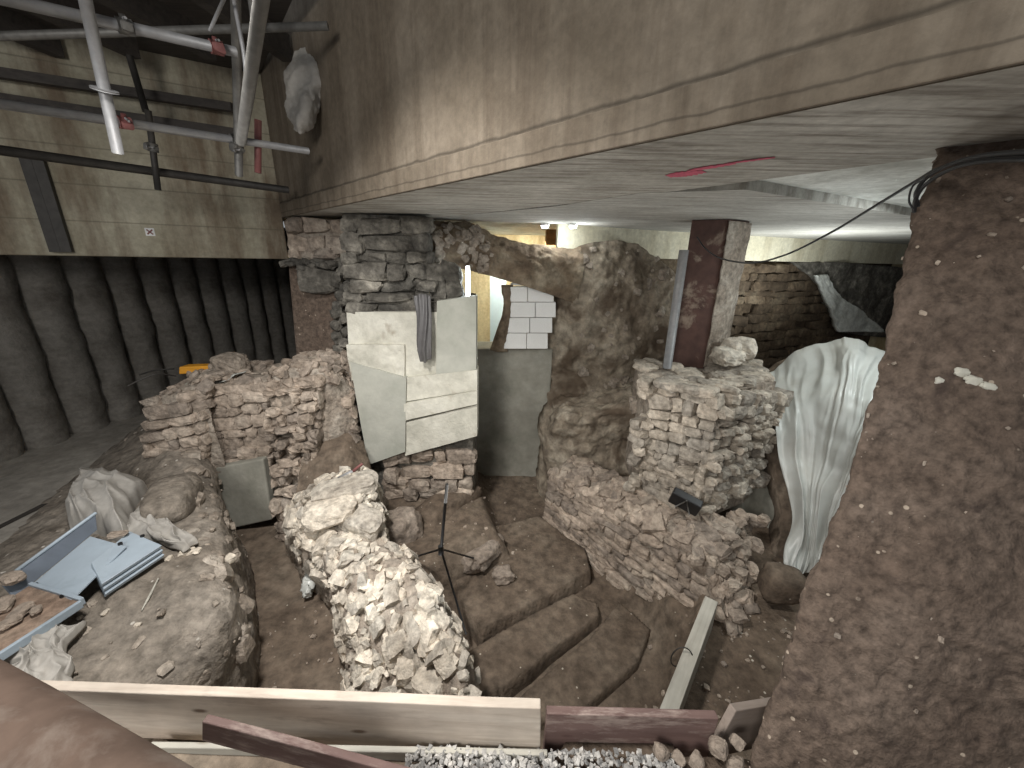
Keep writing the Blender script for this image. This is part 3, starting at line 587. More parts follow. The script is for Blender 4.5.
# ---- back mass K, arch J, grey wall L
ctrl = [[(556, 268, 4.75), (572, 250, 4.8), (600, 241, 4.85), (636, 243, 4.9), (660, 258, 4.95), (684, 275, 5.1), (720, 290, 5.3)],
        [(549, 300, 4.86), (574, 295, 4.66), (610, 290, 4.75), (640, 290, 4.8), (662, 298, 4.85), (690, 305, 5.0), (730, 310, 5.2)],
        [(545, 350, 4.84), (570, 348, 4.6), (605, 345, 4.65), (635, 345, 4.7), (660, 350, 4.75), (690, 355, 4.9), (730, 360, 5.1)],
        [(547, 388, 4.72), (570, 386, 4.72), (600, 384, 4.72), (630, 382, 4.72), (655, 380, 4.75), (690, 380, 4.9), (730, 380, 5)],
        [(546, 400, 4.60), (567, 400, 4.45), (598, 400, 4.40), (625, 396, 4.4), (650, 394, 4.45), (690, 394, 4.6), (730, 394, 4.8)],
        [(544, 420, 4.50), (560, 414, 4.10), (592, 414, 4.0), (625, 408, 4.0), (650, 405, 4.05), (690, 405, 4.3), (730, 405, 4.6)],
        [(538, 470, 4.50), (556, 452, 4.20), (590, 448, 4.1), (620, 445, 4.1), (650, 445, 4.1), (690, 440, 4.3), (730, 440, 4.6)],
        [(534, 520, 4.3), (556, 500, 4.1), (590, 495, 4.05), (620, 495, 4.0), (650, 490, 4), (690, 480, 4.2), (730, 480, 4.4)]]
G = massgrid([[D(*p) for p in r] for r in ctrl], 130, 170, .12, 2.2, .045, 101)
t = rubble('earth_wall', 'high ragged earth and rubble wall behind the diagonal wall', 'ruined wall', (1.2, 4.7, -1))
mb = MB(); addgrid(mb, G, (0, .35, 0)); mb.build('core', M['back_mass'], t)
mb = MB(); scatter(mb, G, 70, .02, .07, (0, .5), (.1, .8), .5); scatter(mb, G, 60, .04, .1, (.66, .85), (.05, .45), .4); mb.build('stones', M['mortar'], t)
ctrl = [[(392, 232, 4.15), (425, 220, 4.2), (462, 220, 4.35), (500, 236, 4.5), (540, 246, 4.6), (580, 249, 4.75)],
        [(396, 248, 4.0), (432, 240, 4.05), (472, 243, 4.2), (510, 257, 4.4), (545, 264, 4.5), (584, 270, 4.62)],
        [(400, 264, 4.1), (436, 264, 4.12), (466, 270, 4.25), (510, 282, 4.43), (545, 293, 4.53), (578, 305, 4.65)]]
G = massgrid([[D(*p) for p in r] for r in ctrl], 120, 50, .06, 3, .03, 111); mb = MB(); addgrid(mb, G, (0, .35, 0))
t = rubble('earth_lintel', 'brown earth and rubble bridging from the pier to the back wall', 'earth arch', (-.3, 4.4, 1.2)); mb.build('core', M['arch_earth'], t)
mb = MB(); scatter(mb, G, 110, .02, .06, (.1, 1), (.48, 1), .35); mb.build('stones', M['mortar'], t)
ctrl = [[D(501, 286, 4.62), D(505, 286, 4.60), D(513, 286, 4.70)], [D(503, 310, 4.62), D(506, 312, 4.60), D(513, 312, 4.70)], [D(490, 350, 4.62), D(498, 352, 4.60), D(508, 352, 4.70)]]
G = massgrid(ctrl, 20, 40, .02, 5, .012, 112); mb = MB(); addgrid(mb, G, (0, .25, 0)); tag(mb.build('earth_jamb', M['arch_earth']), 'narrow brown jamb left of the white block stack', 'earth jamb')
mb = MB(); slabq(mb, [D(470, 480, 4.75), D(545, 480, 4.75), D(553, 349, 4.75), D(470, 349, 4.75)], (0, .5, 0)); tag(mb.build('rendered_wall', M['render_grey'], bevel=.02), 'smooth grey-green rendered wall below the white blocks', 'wall')
# aerated blocks
rows = [(508.5, 554, 286.5, 302), (510, 556, 302, 317.5), (507, 552.5, 317.5, 333), (503.5, 548, 333, 349)]
where = ['topmost course', 'second course from the top', 'third course from the top', 'bottom course']
for i, (x0, x1, y0, y1) in enumerate(rows):
    xm = x0+(x1-x0)*(.42, .55, .5, .52)[i]; side = ('left', 'right')
    for j, (a_, b_) in enumerate(((x0, xm), (xm, x1))):
        mb = MB(); slabq(mb, [D(a_+.25, y1-.15, 4.66), D(b_-.25, y1-.15, 4.66), D(b_-.25, y0+.4, 4.66), D(a_+.25, y0+.4, 4.66)], (0, .2, 0))
        tag(mb.build('concrete_block', M['block_white'], bevel=.006), '%s-hand white aerated block in the %s of the stack' % (side[j], where[i]), 'building block', 'white aerated blocks')
mb = MB(); stone(mb, D(527, 283, 4.7), [A((.2, 0, 0)), A((0, .09, 0)), A((0, 0, .035))], .1, T3); tag(mb.build('broken_block', M['block_white']), 'broken flat chunk on top of the white blocks', 'building block')

# ---- pier M
t = rubble('masonry_pier', 'big white concrete cased pier with dark schist masonry above', 'pier', (-1.0, 4.0, -.95))
mb = MB(); abox(mb, (-1.62, 3.86, -1.1), (-.42, 4.4, 1.25)); abox(mb, (-1.62, 3.92, 1.2), (-.85, 4.5, 1.99)); mb.build('core', M['dark_stone'], t)
mb = MB(); masonry(mb, [D(346, 314, 3.86), D(440, 314, 3.86), D(430, 218, 3.90), D(338, 218, 3.90)], 7, .34, .09, .05, .0, .12, .0)
masonry(mb, [D(432, 300, 3.88), D(463, 298, 3.9), D(460, 266, 3.95), D(425, 262, 3.95)], 2, .25, .08, .03, 0)
mb.build('upper_masonry', M['dark_stone'], t); mb = MB()
masonry(mb, [D(384, 500, 3.72), D(474, 500, 3.78), D(475, 448, 3.84), D(384, 455, 3.80)], 4, .26, .09, .04, .02, .12)
tag(mb.build('foot_masonry', M['rubble_tan'], t), 'rough brown masonry foot')
def panel(q, Yd, back, mat, nm, lab=None, amp=.006, seed=0):
    C2 = [[D(*q[3], Yd), D(*q[2], Yd)], [D(*q[0], Yd), D(*q[1], Yd)]]; G = displace(orient(grid(C2, 40, 40)), lambda g: fbm(g, 3, 4, seed)*amp); mb = MB(); addgrid(mb, G, (0, back, 0)); o = mb.build(nm, mat, t)
    if lab: tag(o, lab)
    for p in o.data.polygons: p.use_smooth = False
    return o
panel([(368, 465), (405, 452), (406, 378), (350, 362)], 3.70, .18, M['casing'], 'lower_casing', 'smooth grey-green lower slab', .01, 1)
panel([(352, 380), (440, 378), (440, 312), (346, 312)], 3.78, .12, M['plaster'], 'plaster', 'cream plaster', .035, 2)
panel([(350, 372), (404, 388), (404, 345), (346, 345)], 3.72, .18, M['plaster'], 'plaster', 'rough bulging cream plaster', .06, 3)
panel([(436, 380), (476, 374), (476, 296), (437, 301)], 3.74, .16, M['casing'], 'upper_casing', 'tall pale panel', .004, 4)
panel([(403, 402), (477, 390), (477, 370), (403, 378)], 3.73, .17, M['plaster'], 'plaster', 'stepped cream course', .012, 5)
panel([(404, 421), (477, 404), (477, 391), (404, 404)], 3.70, .17, M['plaster'], 'plaster', 'ledged cream course', .012, 6)
panel([(405, 456), (477, 436), (477, 405), (404, 423)], 3.73, .17, M['plaster'], 'plaster', 'bottom cream course', .012, 7)
# stones at the end of the left beam and brown panel
t = rubble('rendered_wall', 'brown rendered wall left of the white pier beneath the beam end', 'wall', (-2.0, 4.2, -.5))
mb = MB(); slabq(mb, [D(303, 440, 4.15), D(354, 440, 4.15), D(346, 262, 4.2), D(287, 262, 4.2)], (0, .35, 0)); mb.build('panel', M['balk'], t, bevel=.03)
mb = MB(); stone(mb, D(320, 280, 4.15), [A((.2, 0, 0)), A((0, .08, 0)), A((0, 0, .13))], .1); 
for k in range(26): stone(mb, D(340+rng.uniform(-4, 8), 265+k*6, 4.08), randax(.06, .05, .05), .14)
for k in range(12): stone(mb, D(288+k*5, 264+rng.uniform(-2, 3), 4.12), randax(.07, .05, .03), .14)
mb.build('stones', M['dark_stone'], t)
t = rubble('stone_block', 'crusty pale stonework block under the beam corner', 'stonework', (-2.2, 4.3, 1.6))
mb = MB(); slabq(mb, [D(290, 262, 4.25), D(350, 262, 4.2), D(355, 220, 4.2), D(288, 219, 4.3)], (0, .3, 0)); mb.build('core', M['mortar'], t)
mb = MB(); masonry(mb, [D(289, 262, 4.22), D(350, 262, 4.15), D(355, 221, 4.15), D(288, 220, 4.25)], 3, .22, .07, .03, .0, .12); mb.build('stones', M['rubble_tan'], t)
# black bag hanging on the pier
C_ = [[D(415, 296, 3.72), D(422, 294, 3.68), D(430, 296, 3.7)], [D(418, 315, 3.70), D(424, 316, 3.64), D(430, 315, 3.68)], [D(417, 345, 3.69), D(423, 348, 3.62), D(431, 345, 3.66)], [D(421, 360, 3.70), D(425, 362, 3.66), D(431, 357, 3.7)]]
G = orient(grid(C_, 30, 50)); uu = np.linspace(0, 1, 30)[None, :]; G = G+gnormal(G)*((1-np.abs(np.sin(uu*9+G[..., 2:3][..., 0]*3)))*.025)[..., None]
mb = MB(); addgrid(mb, G, (0, .03, 0)); tag(mb.build('plastic_bag', M['grey_plastic']), 'dark grey plastic bag hanging against the white pier', 'plastic bag')

# ---- boulders and stepped grave platforms in the pit
def pl(pts, z): return [tuple(Z(x, y, z)[:2]) for x, y in pts]
plats = [('upper', pl([(448, 560), (470, 530), (540, 515), (588, 548), (596, 572), (545, 600), (480, 634), (455, 600)], -1.27), -1.27, 'highest stepped earth platform in the pit below the pier'),
         ('mid', pl([(462, 650), (530, 612), (572, 590), (600, 601), (603, 618), (560, 650), (508, 690), (470, 700)], -1.37), -1.37, 'middle stepped earth platform with rounded end in the pit'),
         ('low', pl([(500, 705), (545, 670), (595, 628), (618, 598), (655, 630), (640, 665), (590, 712), (520, 730)], -1.44), -1.44, 'lowest stepped earth platform beside the diagonal wall foot')]
for i, (n_, poly, z, lab) in enumerate(plats):
    G = hump(poly, z, -1.70, .014, .010, (0, .02), .016, 200+i); mb = MB(); addgrid(mb, G); tag(mb.build('earth_platform', M['pit_earth']), lab, 'earth platform', 'stepped earth platforms in the pit')
blds = [(400, 528, -.95, .18, .22, .17, 'rubble_tan', 'brown boulder wedged beside the white rubble ridge, below the pier'), (450, 505, -1.05, .42, .22, .16, 'pit_earth', 'broad brown boulder at the foot of the pier'),
        (482, 552, -1.17, .24, .15, .10, 'rubble_tan', 'pale-topped rock lying on the highest pit platform'), (503, 575, -1.22, .10, .08, .06, 'rubble_tan', 'smaller pale rock right of the pale-topped rock'), (440, 545, -1.2, .2, .16, .12, 'pit_earth', 'dark rock behind the black stand')]
for (x, y, z, a_, b_, c_, m_, lab) in blds:
    mb = MB(); v, f = cube_t(9, 3.2); ax = randax(a_, b_, c_, .15); v = v*(1+fbm(v+x, 1.6, 4, 3)*.45)[:, None]; mb.add(Z(x, y, z)+v@ax, f); tag(mb.build('boulder', M[m_]), lab, 'rock')
# debris in the left pit
def gz(x, y):
    j = int(np.clip((x-xs[0])/(xs[-1]-xs[0])*(nx-1), 0, nx-1)); i = int(np.clip((y-ys[0])/(ys[-1]-ys[0])*(ny-1), 0, ny-1)); return Hh[i, j]
mb = MB()
for (x0, x1, y0, y1, n) in ((-1.8, -.9, 1.2, 3.0, 130), (.95, 2.2, 1.2, 2.6, 160), (-.9, .2, 2.8, 4.2, 60)):
    for k in range(n):
        x = rng.uniform(x0, x1); y = rng.uniform(y0, y1)
        s_ = .005+.018*rng.random()**3; stone(mb, (x, y, gz(x, y)+s_*.3), randax(s_, s_*.8, s_*.6), .14, T2)
tag(mb.build('pebbles', M['rubble_tan']), 'loose pebbles scattered over the pit floors', 'pebbles', kind='stuff')

# ---- timber edging board
def plank(name, p0, p1, h, th, mat, label, cat='plank', lean=0.0, group=None, ends=True):
    p0, p1 = A(p0), A(p1); L = np.linalg.norm(p1-p0); ex = (p1-p0)/L; nrm = np.cross(ex, (0, 0, 1.0)); nrm /= np.linalg.norm(nrm); ez = np.cross(nrm, ex); ez = ez*math.cos(lean)+nrm*math.sin(lean); ny_ = np.cross(ez, ex)
    m_ = max(2, int(L/.06)); xs_ = np.linspace(0, L, m_); v = []; f = []
    for i, x in enumerate(xs_):
        wv = fbm(A((x*3, p0[0], 0)), 1, 2, 4)*.004
        v += [(x, -th/2, 0), (x, th/2, 0), (x, th/2, h+wv), (x, -th/2, h+wv)]
    f = [(0, 1, 2, 3), tuple(4*(m_-1)+k for k in (3, 2, 1, 0))]
    for i in range(m_-1):
        for k in range(4): f.append((4*i+k, 4*i+4+k, 4*i+4+(k+1) % 4, 4*i+(k+1) % 4))
    mb = MB(); mb.add(v, f, 0, False); o = mb.build(name, mat, local=True, bevel=.004)
    o.matrix_world = Matrix(((ex[0], ny_[0], ez[0], p0[0]), (ex[1], ny_[1], ez[1], p0[1]), (ex[2], ny_[2], ez[2], p0[2]), (0, 0, 0, 1)))
    return tag(o, label, cat, group)
a_ = Z(652, 716, -.74); b_ = Z(711, 602, -.72)
plank('edging_board', A((a_[0]-.03, a_[1]-.14, -1.02)), A((b_[0], b_[1], -.98)), .30, .085, M['plank_grey'], 'pale grey edging board along the pit edge, running away from the front plank', 'board')
mb = MB(); c = Z(683, 662, -.75); th = np.linspace(.4, 5.9, 14); tube(mb, [c+A((math.cos(k)*.06, 0.01*k, math.sin(k)*.10)) for k in th], .004, 6); tag(mb.build('wire', M['steel_black']), 'thin wire loop tied round the pale grey edging board', 'wire')

# ---- front planks
def fp(x0, y0, Y0, x1, y1, Y1, zb): a = D(x0, y0, Y0); b = D(x1, y1, Y1); return a, b
a, b = D(30, 684, 1.03), D(543, 703, .955); hgt = .135
pb = D(543, 750, .955); hgt = b[2]-pb[2]
plank('plank', a-A((0, 0, hgt)), b-A((0, 0, hgt)), hgt, .035, M['plank_pale'], 'long pale scaffold plank on edge along the front of the pit')
a, b = D(545.5, 709, .99), D(716, 714, .99); pb = D(716, 752, .99); h2 = b[2]-pb[2]
plank('plank', a-A((0, 0, h2+.03)), b-A((0, 0, h2+.03)), h2+.03, .03, M['plank_maroon'], 'maroon stained plank continuing right of the long pale plank')
a, b = D(717.5, 712, .99), D(800, 698, 1.15); plank('plank', a-A((0, 0, h2+.03)), b-A((0, 0, h2+.03)), h2+.03, .03, M['plank_side'], 'short brown plank end angled back into the earth pillar')
a, b = D(198, 716, .86), D(450, 783, .80); h3 = .10
plank('plank', a-A((0, 0, h3)), b-A((0, 0, h3)), h3, .025, M['plank_maroon'], 'maroon stained plank leaning in front of the long pale plank', lean=.0)
a, b = D(150, 744, .93), D(548, 752, .915); plank('plank', a-A((0, 0, .1)), b-A((0, 0, .1)), .1, .02, M['plank_grey'], 'lower pale board beneath the long pale plank')
# brown pipe
mb = MB(); tube(mb, [W(-190, 615, 1.38), W(-40, 703, 1.12), W(74, 778, .95), W(215, 876, .79)], .105, 40, 40); o = mb.build('pipe', M['brown_pipe']); tag(o, 'thick dusty brown pipe crossing the bottom left corner', 'pipe')
# gravel and stones
mb = MB()
for k in range(2600):
    x = rng.uniform(-.35, .62); y = rng.uniform(.55, .93); pz = WALK+.012+.03*math.exp(-((y-.86)/.1)**2)+rng.uniform(0, .012)
    s_ = rng.uniform(.004, .009); v, f = T2; stone(mb, (x, y, pz), randax(s_*1.3, s_, s_*.7, .6), .15, cube_t(1, 5))
tag(mb.build('gravel', M['gravel']), 'grey gravel heaped against the front planks', 'gravel', kind='stuff')
for (x, y, z, a_, lab) in [(662, 752, -.06, .026, 'leftmost rounded stone at the gravel edge'), (679, 758, -.07, .022, 'narrow stone second from the gravel edge'), (697, 762, -.08, .03, 'flat stone in the middle of the bottom right stones'), (718, 747, -.05, .032, 'largest pale stone against the maroon plank end'), (737, 742, -.03, .022, 'pale upright stone leaning on the earth pillar'), (735, 764, -.08, .03, 'pale stone nearest the bottom edge beside the earth pillar')]:
    mb = MB(); stone(mb, Z(x, y, z), randax(a_, a_*.8, a_*.75, .5), .07, T4); tag(mb.build('stone', M['rubble_tan']), lab, 'stone', 'stones at the foot of the earth pillar')

# ---- right earth pillar
edge = [(948, 60, 1.66), (942, 110, 1.62), (930, 170, 1.52), (912, 230, 1.45), (897, 300, 1.37), (880, 370, 1.3), (860, 435, 1.22), (838, 505, 1.15), (810, 585, 1.07), (788, 645, 1.01), (768, 700, .96), (748, 765, .90), (735, 830, .86), (720, 920, .8)]
net = []
for (x, y, Yd) in edge:
    e = D(x, y, Yd); net.append([e+A((.9, .55, 0)), e+A((.22, .12, 0)), e, D(x+60, y, Yd*.93), D(x+140, y, Yd*.87), D(x+260, y, Yd*.83), D(x+420, y, Yd*.8)])
G = massgrid(net, 220, 330, .022, 3.5, .014, 121); G = displace(G, lambda g: fbm(g, 38, 3, 77, .7)*.005)
t = rubble('earth_pillar', 'massive brown earth pillar filling the right edge, cables over its shoulder', 'earth pillar', D(900, 768, .9))
mb = MB(); addgrid(mb, G, (.15, .1, 0)); mb.build('soil', M['balk'], t)
mb = MB(); scatter(mb, G, 220, .002, .011, (.12, 1), (.3, 1), .35, .12, T2, (1, .7, .5)); tag(mb.build('embedded_stones', M['rubble_tan'], t), kind='stuff')
def near(x, y):
    r = ray(x, y); r /= np.linalg.norm(r); d = G.reshape(-1, 3)-CP; k = d@r; dist = np.linalg.norm(d-k[:, None]*r, axis=1); return G.reshape(-1, 3)[np.argmin(dist)]
for (x, y, a_, b_, lab) in [(966, 374, .030, .014, 'a'), (978, 382, .03, .014, 'a'), (940, 382, .012, .012, None), (990, 388, .022, .010, None)]:
    mb = MB(); v, f = cube_t(6, 3); v = v*(1+fbm(v+x, 1.8, 3, 3)*.6)[:, None]; mb.add(near(x, y)+v@np.array([[a_, -.2*a_, -.3*a_], [0, .006, 0], [0.2*b_, 0, b_]]), f); mb.build('mortar_lump', M['plaster'], t)

# ---- cables
t = thing('cable_bundle', near(990, 165), 'black cables draped over the earth pillar and sagging to the rusty column', 'cable')
mb = MB(); tube(mb, [D(697, 237, 3.75), D(705, 248, 3.6), D(720, 258, 3.2), D(750, 263, 2.75), D(785, 255, 2.35), D(830, 233, 2.0), D(875, 206, 1.7), D(918, 180, 1.45), D(940, 168, 1.36), D(980, 158, 1.22), D(1060, 154, 1.0)], .0055, 8, 80); mb.build('cable', M['black'], t)
for k, (dx, dy) in enumerate(((0, 7), (3, -3))):
    mb = MB(); tube(mb, [D(914+k*4, 212-k*6, 1.42), D(916, 195+dy*.5, 1.40), D(926, 180+dy*.6, 1.37), D(950, 166+dy*.5, 1.28), D(985, 157+dy*.6, 1.17), D(1060, 152+dy, .98)], .006, 8, 60); mb.build('cable', M['black'], t)
mb = MB(); tube(mb, [D(926, 178, 1.36), D(913, 186, 1.38), D(909, 200, 1.4), D(913, 209, 1.4)], .003, 8, 30); mb.build('cable', M['black'], t)

# ---- scaffold tubes
def pole(name, P, r, mat, lab, cat='scaffold tube', group=None, cpl=()):
    P = [W(*p) for p in P]; root = thing(name, P[-1], lab, cat, group); mb = MB(); tube(mb, P, r, 20); mb.build('pipe', mat, root)
    return root, P
def coupler(root, p, d1, r=.024, red=True):
    d1 = A(d1)/np.linalg.norm(d1); p = A(p); a = np.cross(d1, (0.3, 0.9, 0.2)); a /= np.linalg.norm(a); b = np.cross(d1, a)
    mb = MB(); tube(mb, [p-d1*.028, p+d1*.028], r+.008, 14); tube(mb, [p-a*.03, p+a*.045], .012, 8); stone(mb, p+b*(r+.014), [d1*.026, a*.022, b*.016], .04); o = mb.build('coupler', M['red_paint'] if red else M['galv_dark'], root); mb = MB(); tube(mb, [p+b*.02+a*.03, p+b*.06+a*.03], .006, 8); mb.build('bolt', M['galv'], o)
    if red: tag(o, 'red painted coupler')
def lerp(P, u): return P[0]*(1-u)+P[-1]*u
r1, P = pole('scaffold_tube', [(-30, -9, 1.5), (236, 52, 2.1)], .0235, M['galv'], 'pale upper scaffold tube running along the top left'); d_ = P[1]-P[0]; coupler(r1, lerp(P, .5), d_, red=False); coupler(r1, lerp(P, .90), d_)
r2, P = pole('scaffold_tube', [(-30, 99, 1.75), (308, 151, 3.0)], .0235, M['galv'], 'long pale lower scaffold tube crossing in front of the left beam'); d_ = P[1]-P[0]; coupler(r2, lerp(P, .33), d_); coupler(r2, lerp(P, .68), d_, red=False)
r3, P = pole('scaffold_tube', [(82, -15, 1.62), (118, 153, 1.95)], .0235, M['galv'], 'pale upright scaffold tube clamped across both long tubes'); 
mb = MB(); dd_ = (P[1]-P[0])/np.linalg.norm(P[1]-P[0]); q = lerp(P, .58); tube(mb, [q-dd_*.004, q+dd_*.004], .05, 24); mb.build('flange', M['galv'], r3)
r4, P = pole('scaffold_tube', [(-30, 37, 2.3), (328, 26, 2.5)], .0235, M['galv_dark'], 'dull grey horizontal scaffold tube just below the deck')
r5, P = pole('scaffold_tube', [(270, -60, 1.25), (241, 142, 2.3)], .0265, M['galv_dark'], 'thick slanting grey tube in front of the upright tubes')
r6, P = pole('scaffold_tube', [(235, -30, 2.0), (239, 175, 2.75)], .025, M['galv_dark'], 'dark upright tube left of the thick slanting one'); coupler(r6, lerp(P, .82), P[1]-P[0], red=False)
r7, P = pole('scaffold_tube', [(234, 0, 1.9), (246, 75, 2.0), (239, 132, 2.2)], .010, M['galv'], 'thin bent pale rod among the upright tubes')
r8, P = pole('scaffold_tube', [(250, -10, 2.3), (256, 60, 2.4), (244, 138, 2.6)], .018, M['galv_dark'], 'slender grey tube right behind the thick slanting tube')
r9, P = pole('scaffold_tube', [(-30, 146, 2.3), (288, 190, 3.6)], .03, M['steel_black'], 'dark lower rail tube on the left beam', 'rail')
r10, P = pole('scaffold_tube', [(148, 110, 2.7), (158, 190, 2.9)], .02, M['steel_black'], 'short dark upright clamped to the dark rail'); coupler(r10, lerp(P, .45), P[1]-P[0], red=False)
r11, P = pole('scaffold_tube', [(258, 120, 2.7), (258, 173, 2.8)], .022, M['red_paint'], 'short reddish tube stub hanging at the tube junction', 'scaffold tube')
r12, P = pole('scaffold_tube', [(210, 30, 2.0), (228, -10, 1.8)], .008, M['galv'], 'thin pale rod rising from the upper scaffold tube')
r13, P = pole('scaffold_tube', [(110, -10, 3.0), (146, 112, 3.2)], .024, M['steel_black'], 'dark tube rising behind the pale upright tube')
mb = MB(); 
for (a1, a2) in (((-30, 62, 2.9), (230, 102, 3.6)), ((-30, 88, 3.0), (235, 128, 3.7))):
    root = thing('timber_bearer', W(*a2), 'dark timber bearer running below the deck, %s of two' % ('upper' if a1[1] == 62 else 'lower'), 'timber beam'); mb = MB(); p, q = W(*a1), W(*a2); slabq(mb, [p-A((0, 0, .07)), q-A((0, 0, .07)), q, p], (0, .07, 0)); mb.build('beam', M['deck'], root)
for k, (xa, xb) in enumerate(((30, -60), (75, 10), (130, 95), (180, 165), (225, 235))):
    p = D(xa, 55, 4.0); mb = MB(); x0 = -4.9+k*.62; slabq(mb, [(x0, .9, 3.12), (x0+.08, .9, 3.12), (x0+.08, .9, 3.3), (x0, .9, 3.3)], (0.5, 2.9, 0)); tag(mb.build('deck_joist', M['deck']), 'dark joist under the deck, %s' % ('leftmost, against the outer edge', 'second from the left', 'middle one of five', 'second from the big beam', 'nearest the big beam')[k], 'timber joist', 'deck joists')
# steel channel on the left beam
t = thing('steel_channel', W(40, 250, 3.0), 'dark double steel channel bolted upright to the left beam', 'steel channel')
for (xa, xb) in ((22, 47), (34, 60)):
    p = V(xa, 158, LL, LC); q = V(xb, 252, LL, LC); mb = MB(); w_ = A((ld[0], ld[1], 0))*.05; back = A((ln[0], ln[1], 0))*-.06
    zt, zb_ = p[2], max(q[2], 1.58); slabq(mb, [(p[0]+.0, p[1], zb_), (p[0]+w_[0]*1.4, p[1]+w_[1]*1.4, zb_), (p[0]+w_[0]*1.4, p[1]+w_[1]*1.4, zt), (p[0], p[1], zt)], back); wb = mb.build('web', M['steel_black'], t)
p = V(150, 232, LL, LC); o_ = A((-ln[0], -ln[1], 0)); e_ = A((ld[0], ld[1], 0))
t = thing('survey_marker', p, 'tiny white sticker with red cross on the left beam', 'marker'); mb = MB(); q = p+o_*.004; s_ = .035; slabq(mb, [q-e_*s_-A((0, 0, s_)), q+e_*s_-A((0, 0, s_)), q+e_*s_+A((0, 0, s_)), q-e_*s_+A((0, 0, s_))], -o_*.004); stk = mb.build('sticker', M['white_paint'], t)
mb = MB(); q = p+o_*.008
for sg in (-1, 1):
    d1 = e_*sg+A((0, 0, 1.0)); d1 /= np.linalg.norm(d1); d2 = np.cross(d1, o_); slabq(mb, [q-d1*.03-d2*.006, q-d1*.03+d2*.006, q+d1*.03+d2*.006, q+d1*.03-d2*.006], -o_*.004)
mb.build('cross', M['red_paint'], stk)
# grey rag caught beside the beam
C_ = [[W(300, 48, 3.0), W(318, 40, 3.0), W(330, 52, 3.0)], [W(286, 80, 3.0), W(308, 82, 2.9), W(326, 84, 3.0)], [W(284, 112, 3.0), W(300, 118, 2.9), W(318, 110, 3.0)], [W(292, 128, 3.0), W(300, 134, 2.95), W(306, 128, 3.0)]]
G = orient(grid(C_, 40, 50)); G = G+gnormal(G)*(fbm(G, 7, 4, 3)*.08)[..., None]; mb = MB(); addgrid(mb, G, (0, .01, 0)); tag(mb.build('plastic_rag', M['cloth']), 'crumpled grey plastic rag caught at the top of the beam corner', 'rag')

# ---- far room things
t = thing('tube_light', D(468, 297, 4.0), 'upright glowing fluorescent tube beyond the pier', 'light'); p = D(467.5, 267, 4.0); q = D(467.5, 299, 4.0); mb = MB(); tube(mb, [(p[0], p[1], q[2]), (p[0], p[1], p[2])], .018, 14); mb.build('tube', M['tube_light'], t)
mb = MB(); abox(mb, (p[0]-.02, p[1]+.02, q[2]-.03), (p[0]+.02, p[1]+.05, p[2]+.01)); mb.build('batten', M['white_paint'], t)
for (x, lab) in ((545, 'left one of two small ceiling lamps in the far room'), (573, 'right one of two small ceiling lamps in the far room')):
    p = Z(x, 221, 1.99); p = D(x, 224, 4.55); p[2] = 1.97
    t = thing('ceiling_lamp', p, lab, 'light', 'far room ceiling lamps'); mb = MB(); tube(mb, [p, p+A((0, 0, .02))], .05, 20); mb.build('base', M['white_paint'], t); mb = MB(); tube(mb, [p-A((0, 0, .02)), p], .035, 20); mb.build('bulb', M['lamp_glow'], t)
p = D(559, 228, 6.2); mb = MB(); abox(mb, (p[0]-.18, 6.2, -.9), (p[0]+.18, 6.45, 2.25)); tag(mb.build('post', M['rust_orange']), 'rusty orange post standing in the bright far room', 'post')
mb = MB(); p = D(490, 300, 6.6); q = D(503, 300, 6.6); abox(mb, (p[0], 6.6, -.95), (q[0]+.05, 6.64, 1.75)); tag(mb.build('panel_board', M['sky_panel']), 'pale blue board seen through the opening beside the blocks', 'board')

# ---- black folding stand
t = thing('folding_stand', Z(445, 560, -1.2), 'thin black folding stand with splayed legs standing in the pit', 'stand')
hub = D(441, 552, 2.55)
mb = MB(); tube(mb, [D(447, 484, 2.55), hub], .012, 12); mb.build('mast', M['black'], t)
for q in (Z(466, 634, -1.3), Z(405, 560, -1.05), Z(480, 560, -1.2)):
    mb = MB(); tube(mb, [hub+A((0, 0, .03)), q], .008, 10); mb.build('leg', M['black'], t)
mb = MB(); tube(mb, [hub-A((0, 0, .02)), hub+A((0, 0, .06))], .022, 12); mb.build('collar', M['black'], t)
# black lamp on the wall
t = thing('work_lamp', Z(684, 512, -.5), 'small black lamp housing tucked at the foot of the rubble pillar', 'lamp')
c = D(684, 505, 2.78); mb = MB(); e1 = A((.8, -.5, -.25)); e1 /= np.linalg.norm(e1); e3 = A((0.1, -.45, .9)); e3 -= e1*(e1@e3); e3 /= np.linalg.norm(e3); e2 = np.cross(e3, e1)
slabq(mb, [c-e1*.12-e3*.07, c+e1*.12-e3*.07, c+e1*.12+e3*.07, c-e1*.12+e3*.07], e2*.08); hs_ = mb.build('housing', M['black'], t, bevel=.01)
mb = MB(); tube(mb, [c-e1*.05-e3*.07-e2*.005, c+e1*.0+e3*.07-e2*.005], .006, 6); tube(mb, [c+e1*.07-e3*.07-e2*.005, c+e1*.0+e3*.07-e2*.005], .006, 6); mb.build('guard', M['galv_dark'], hs_)

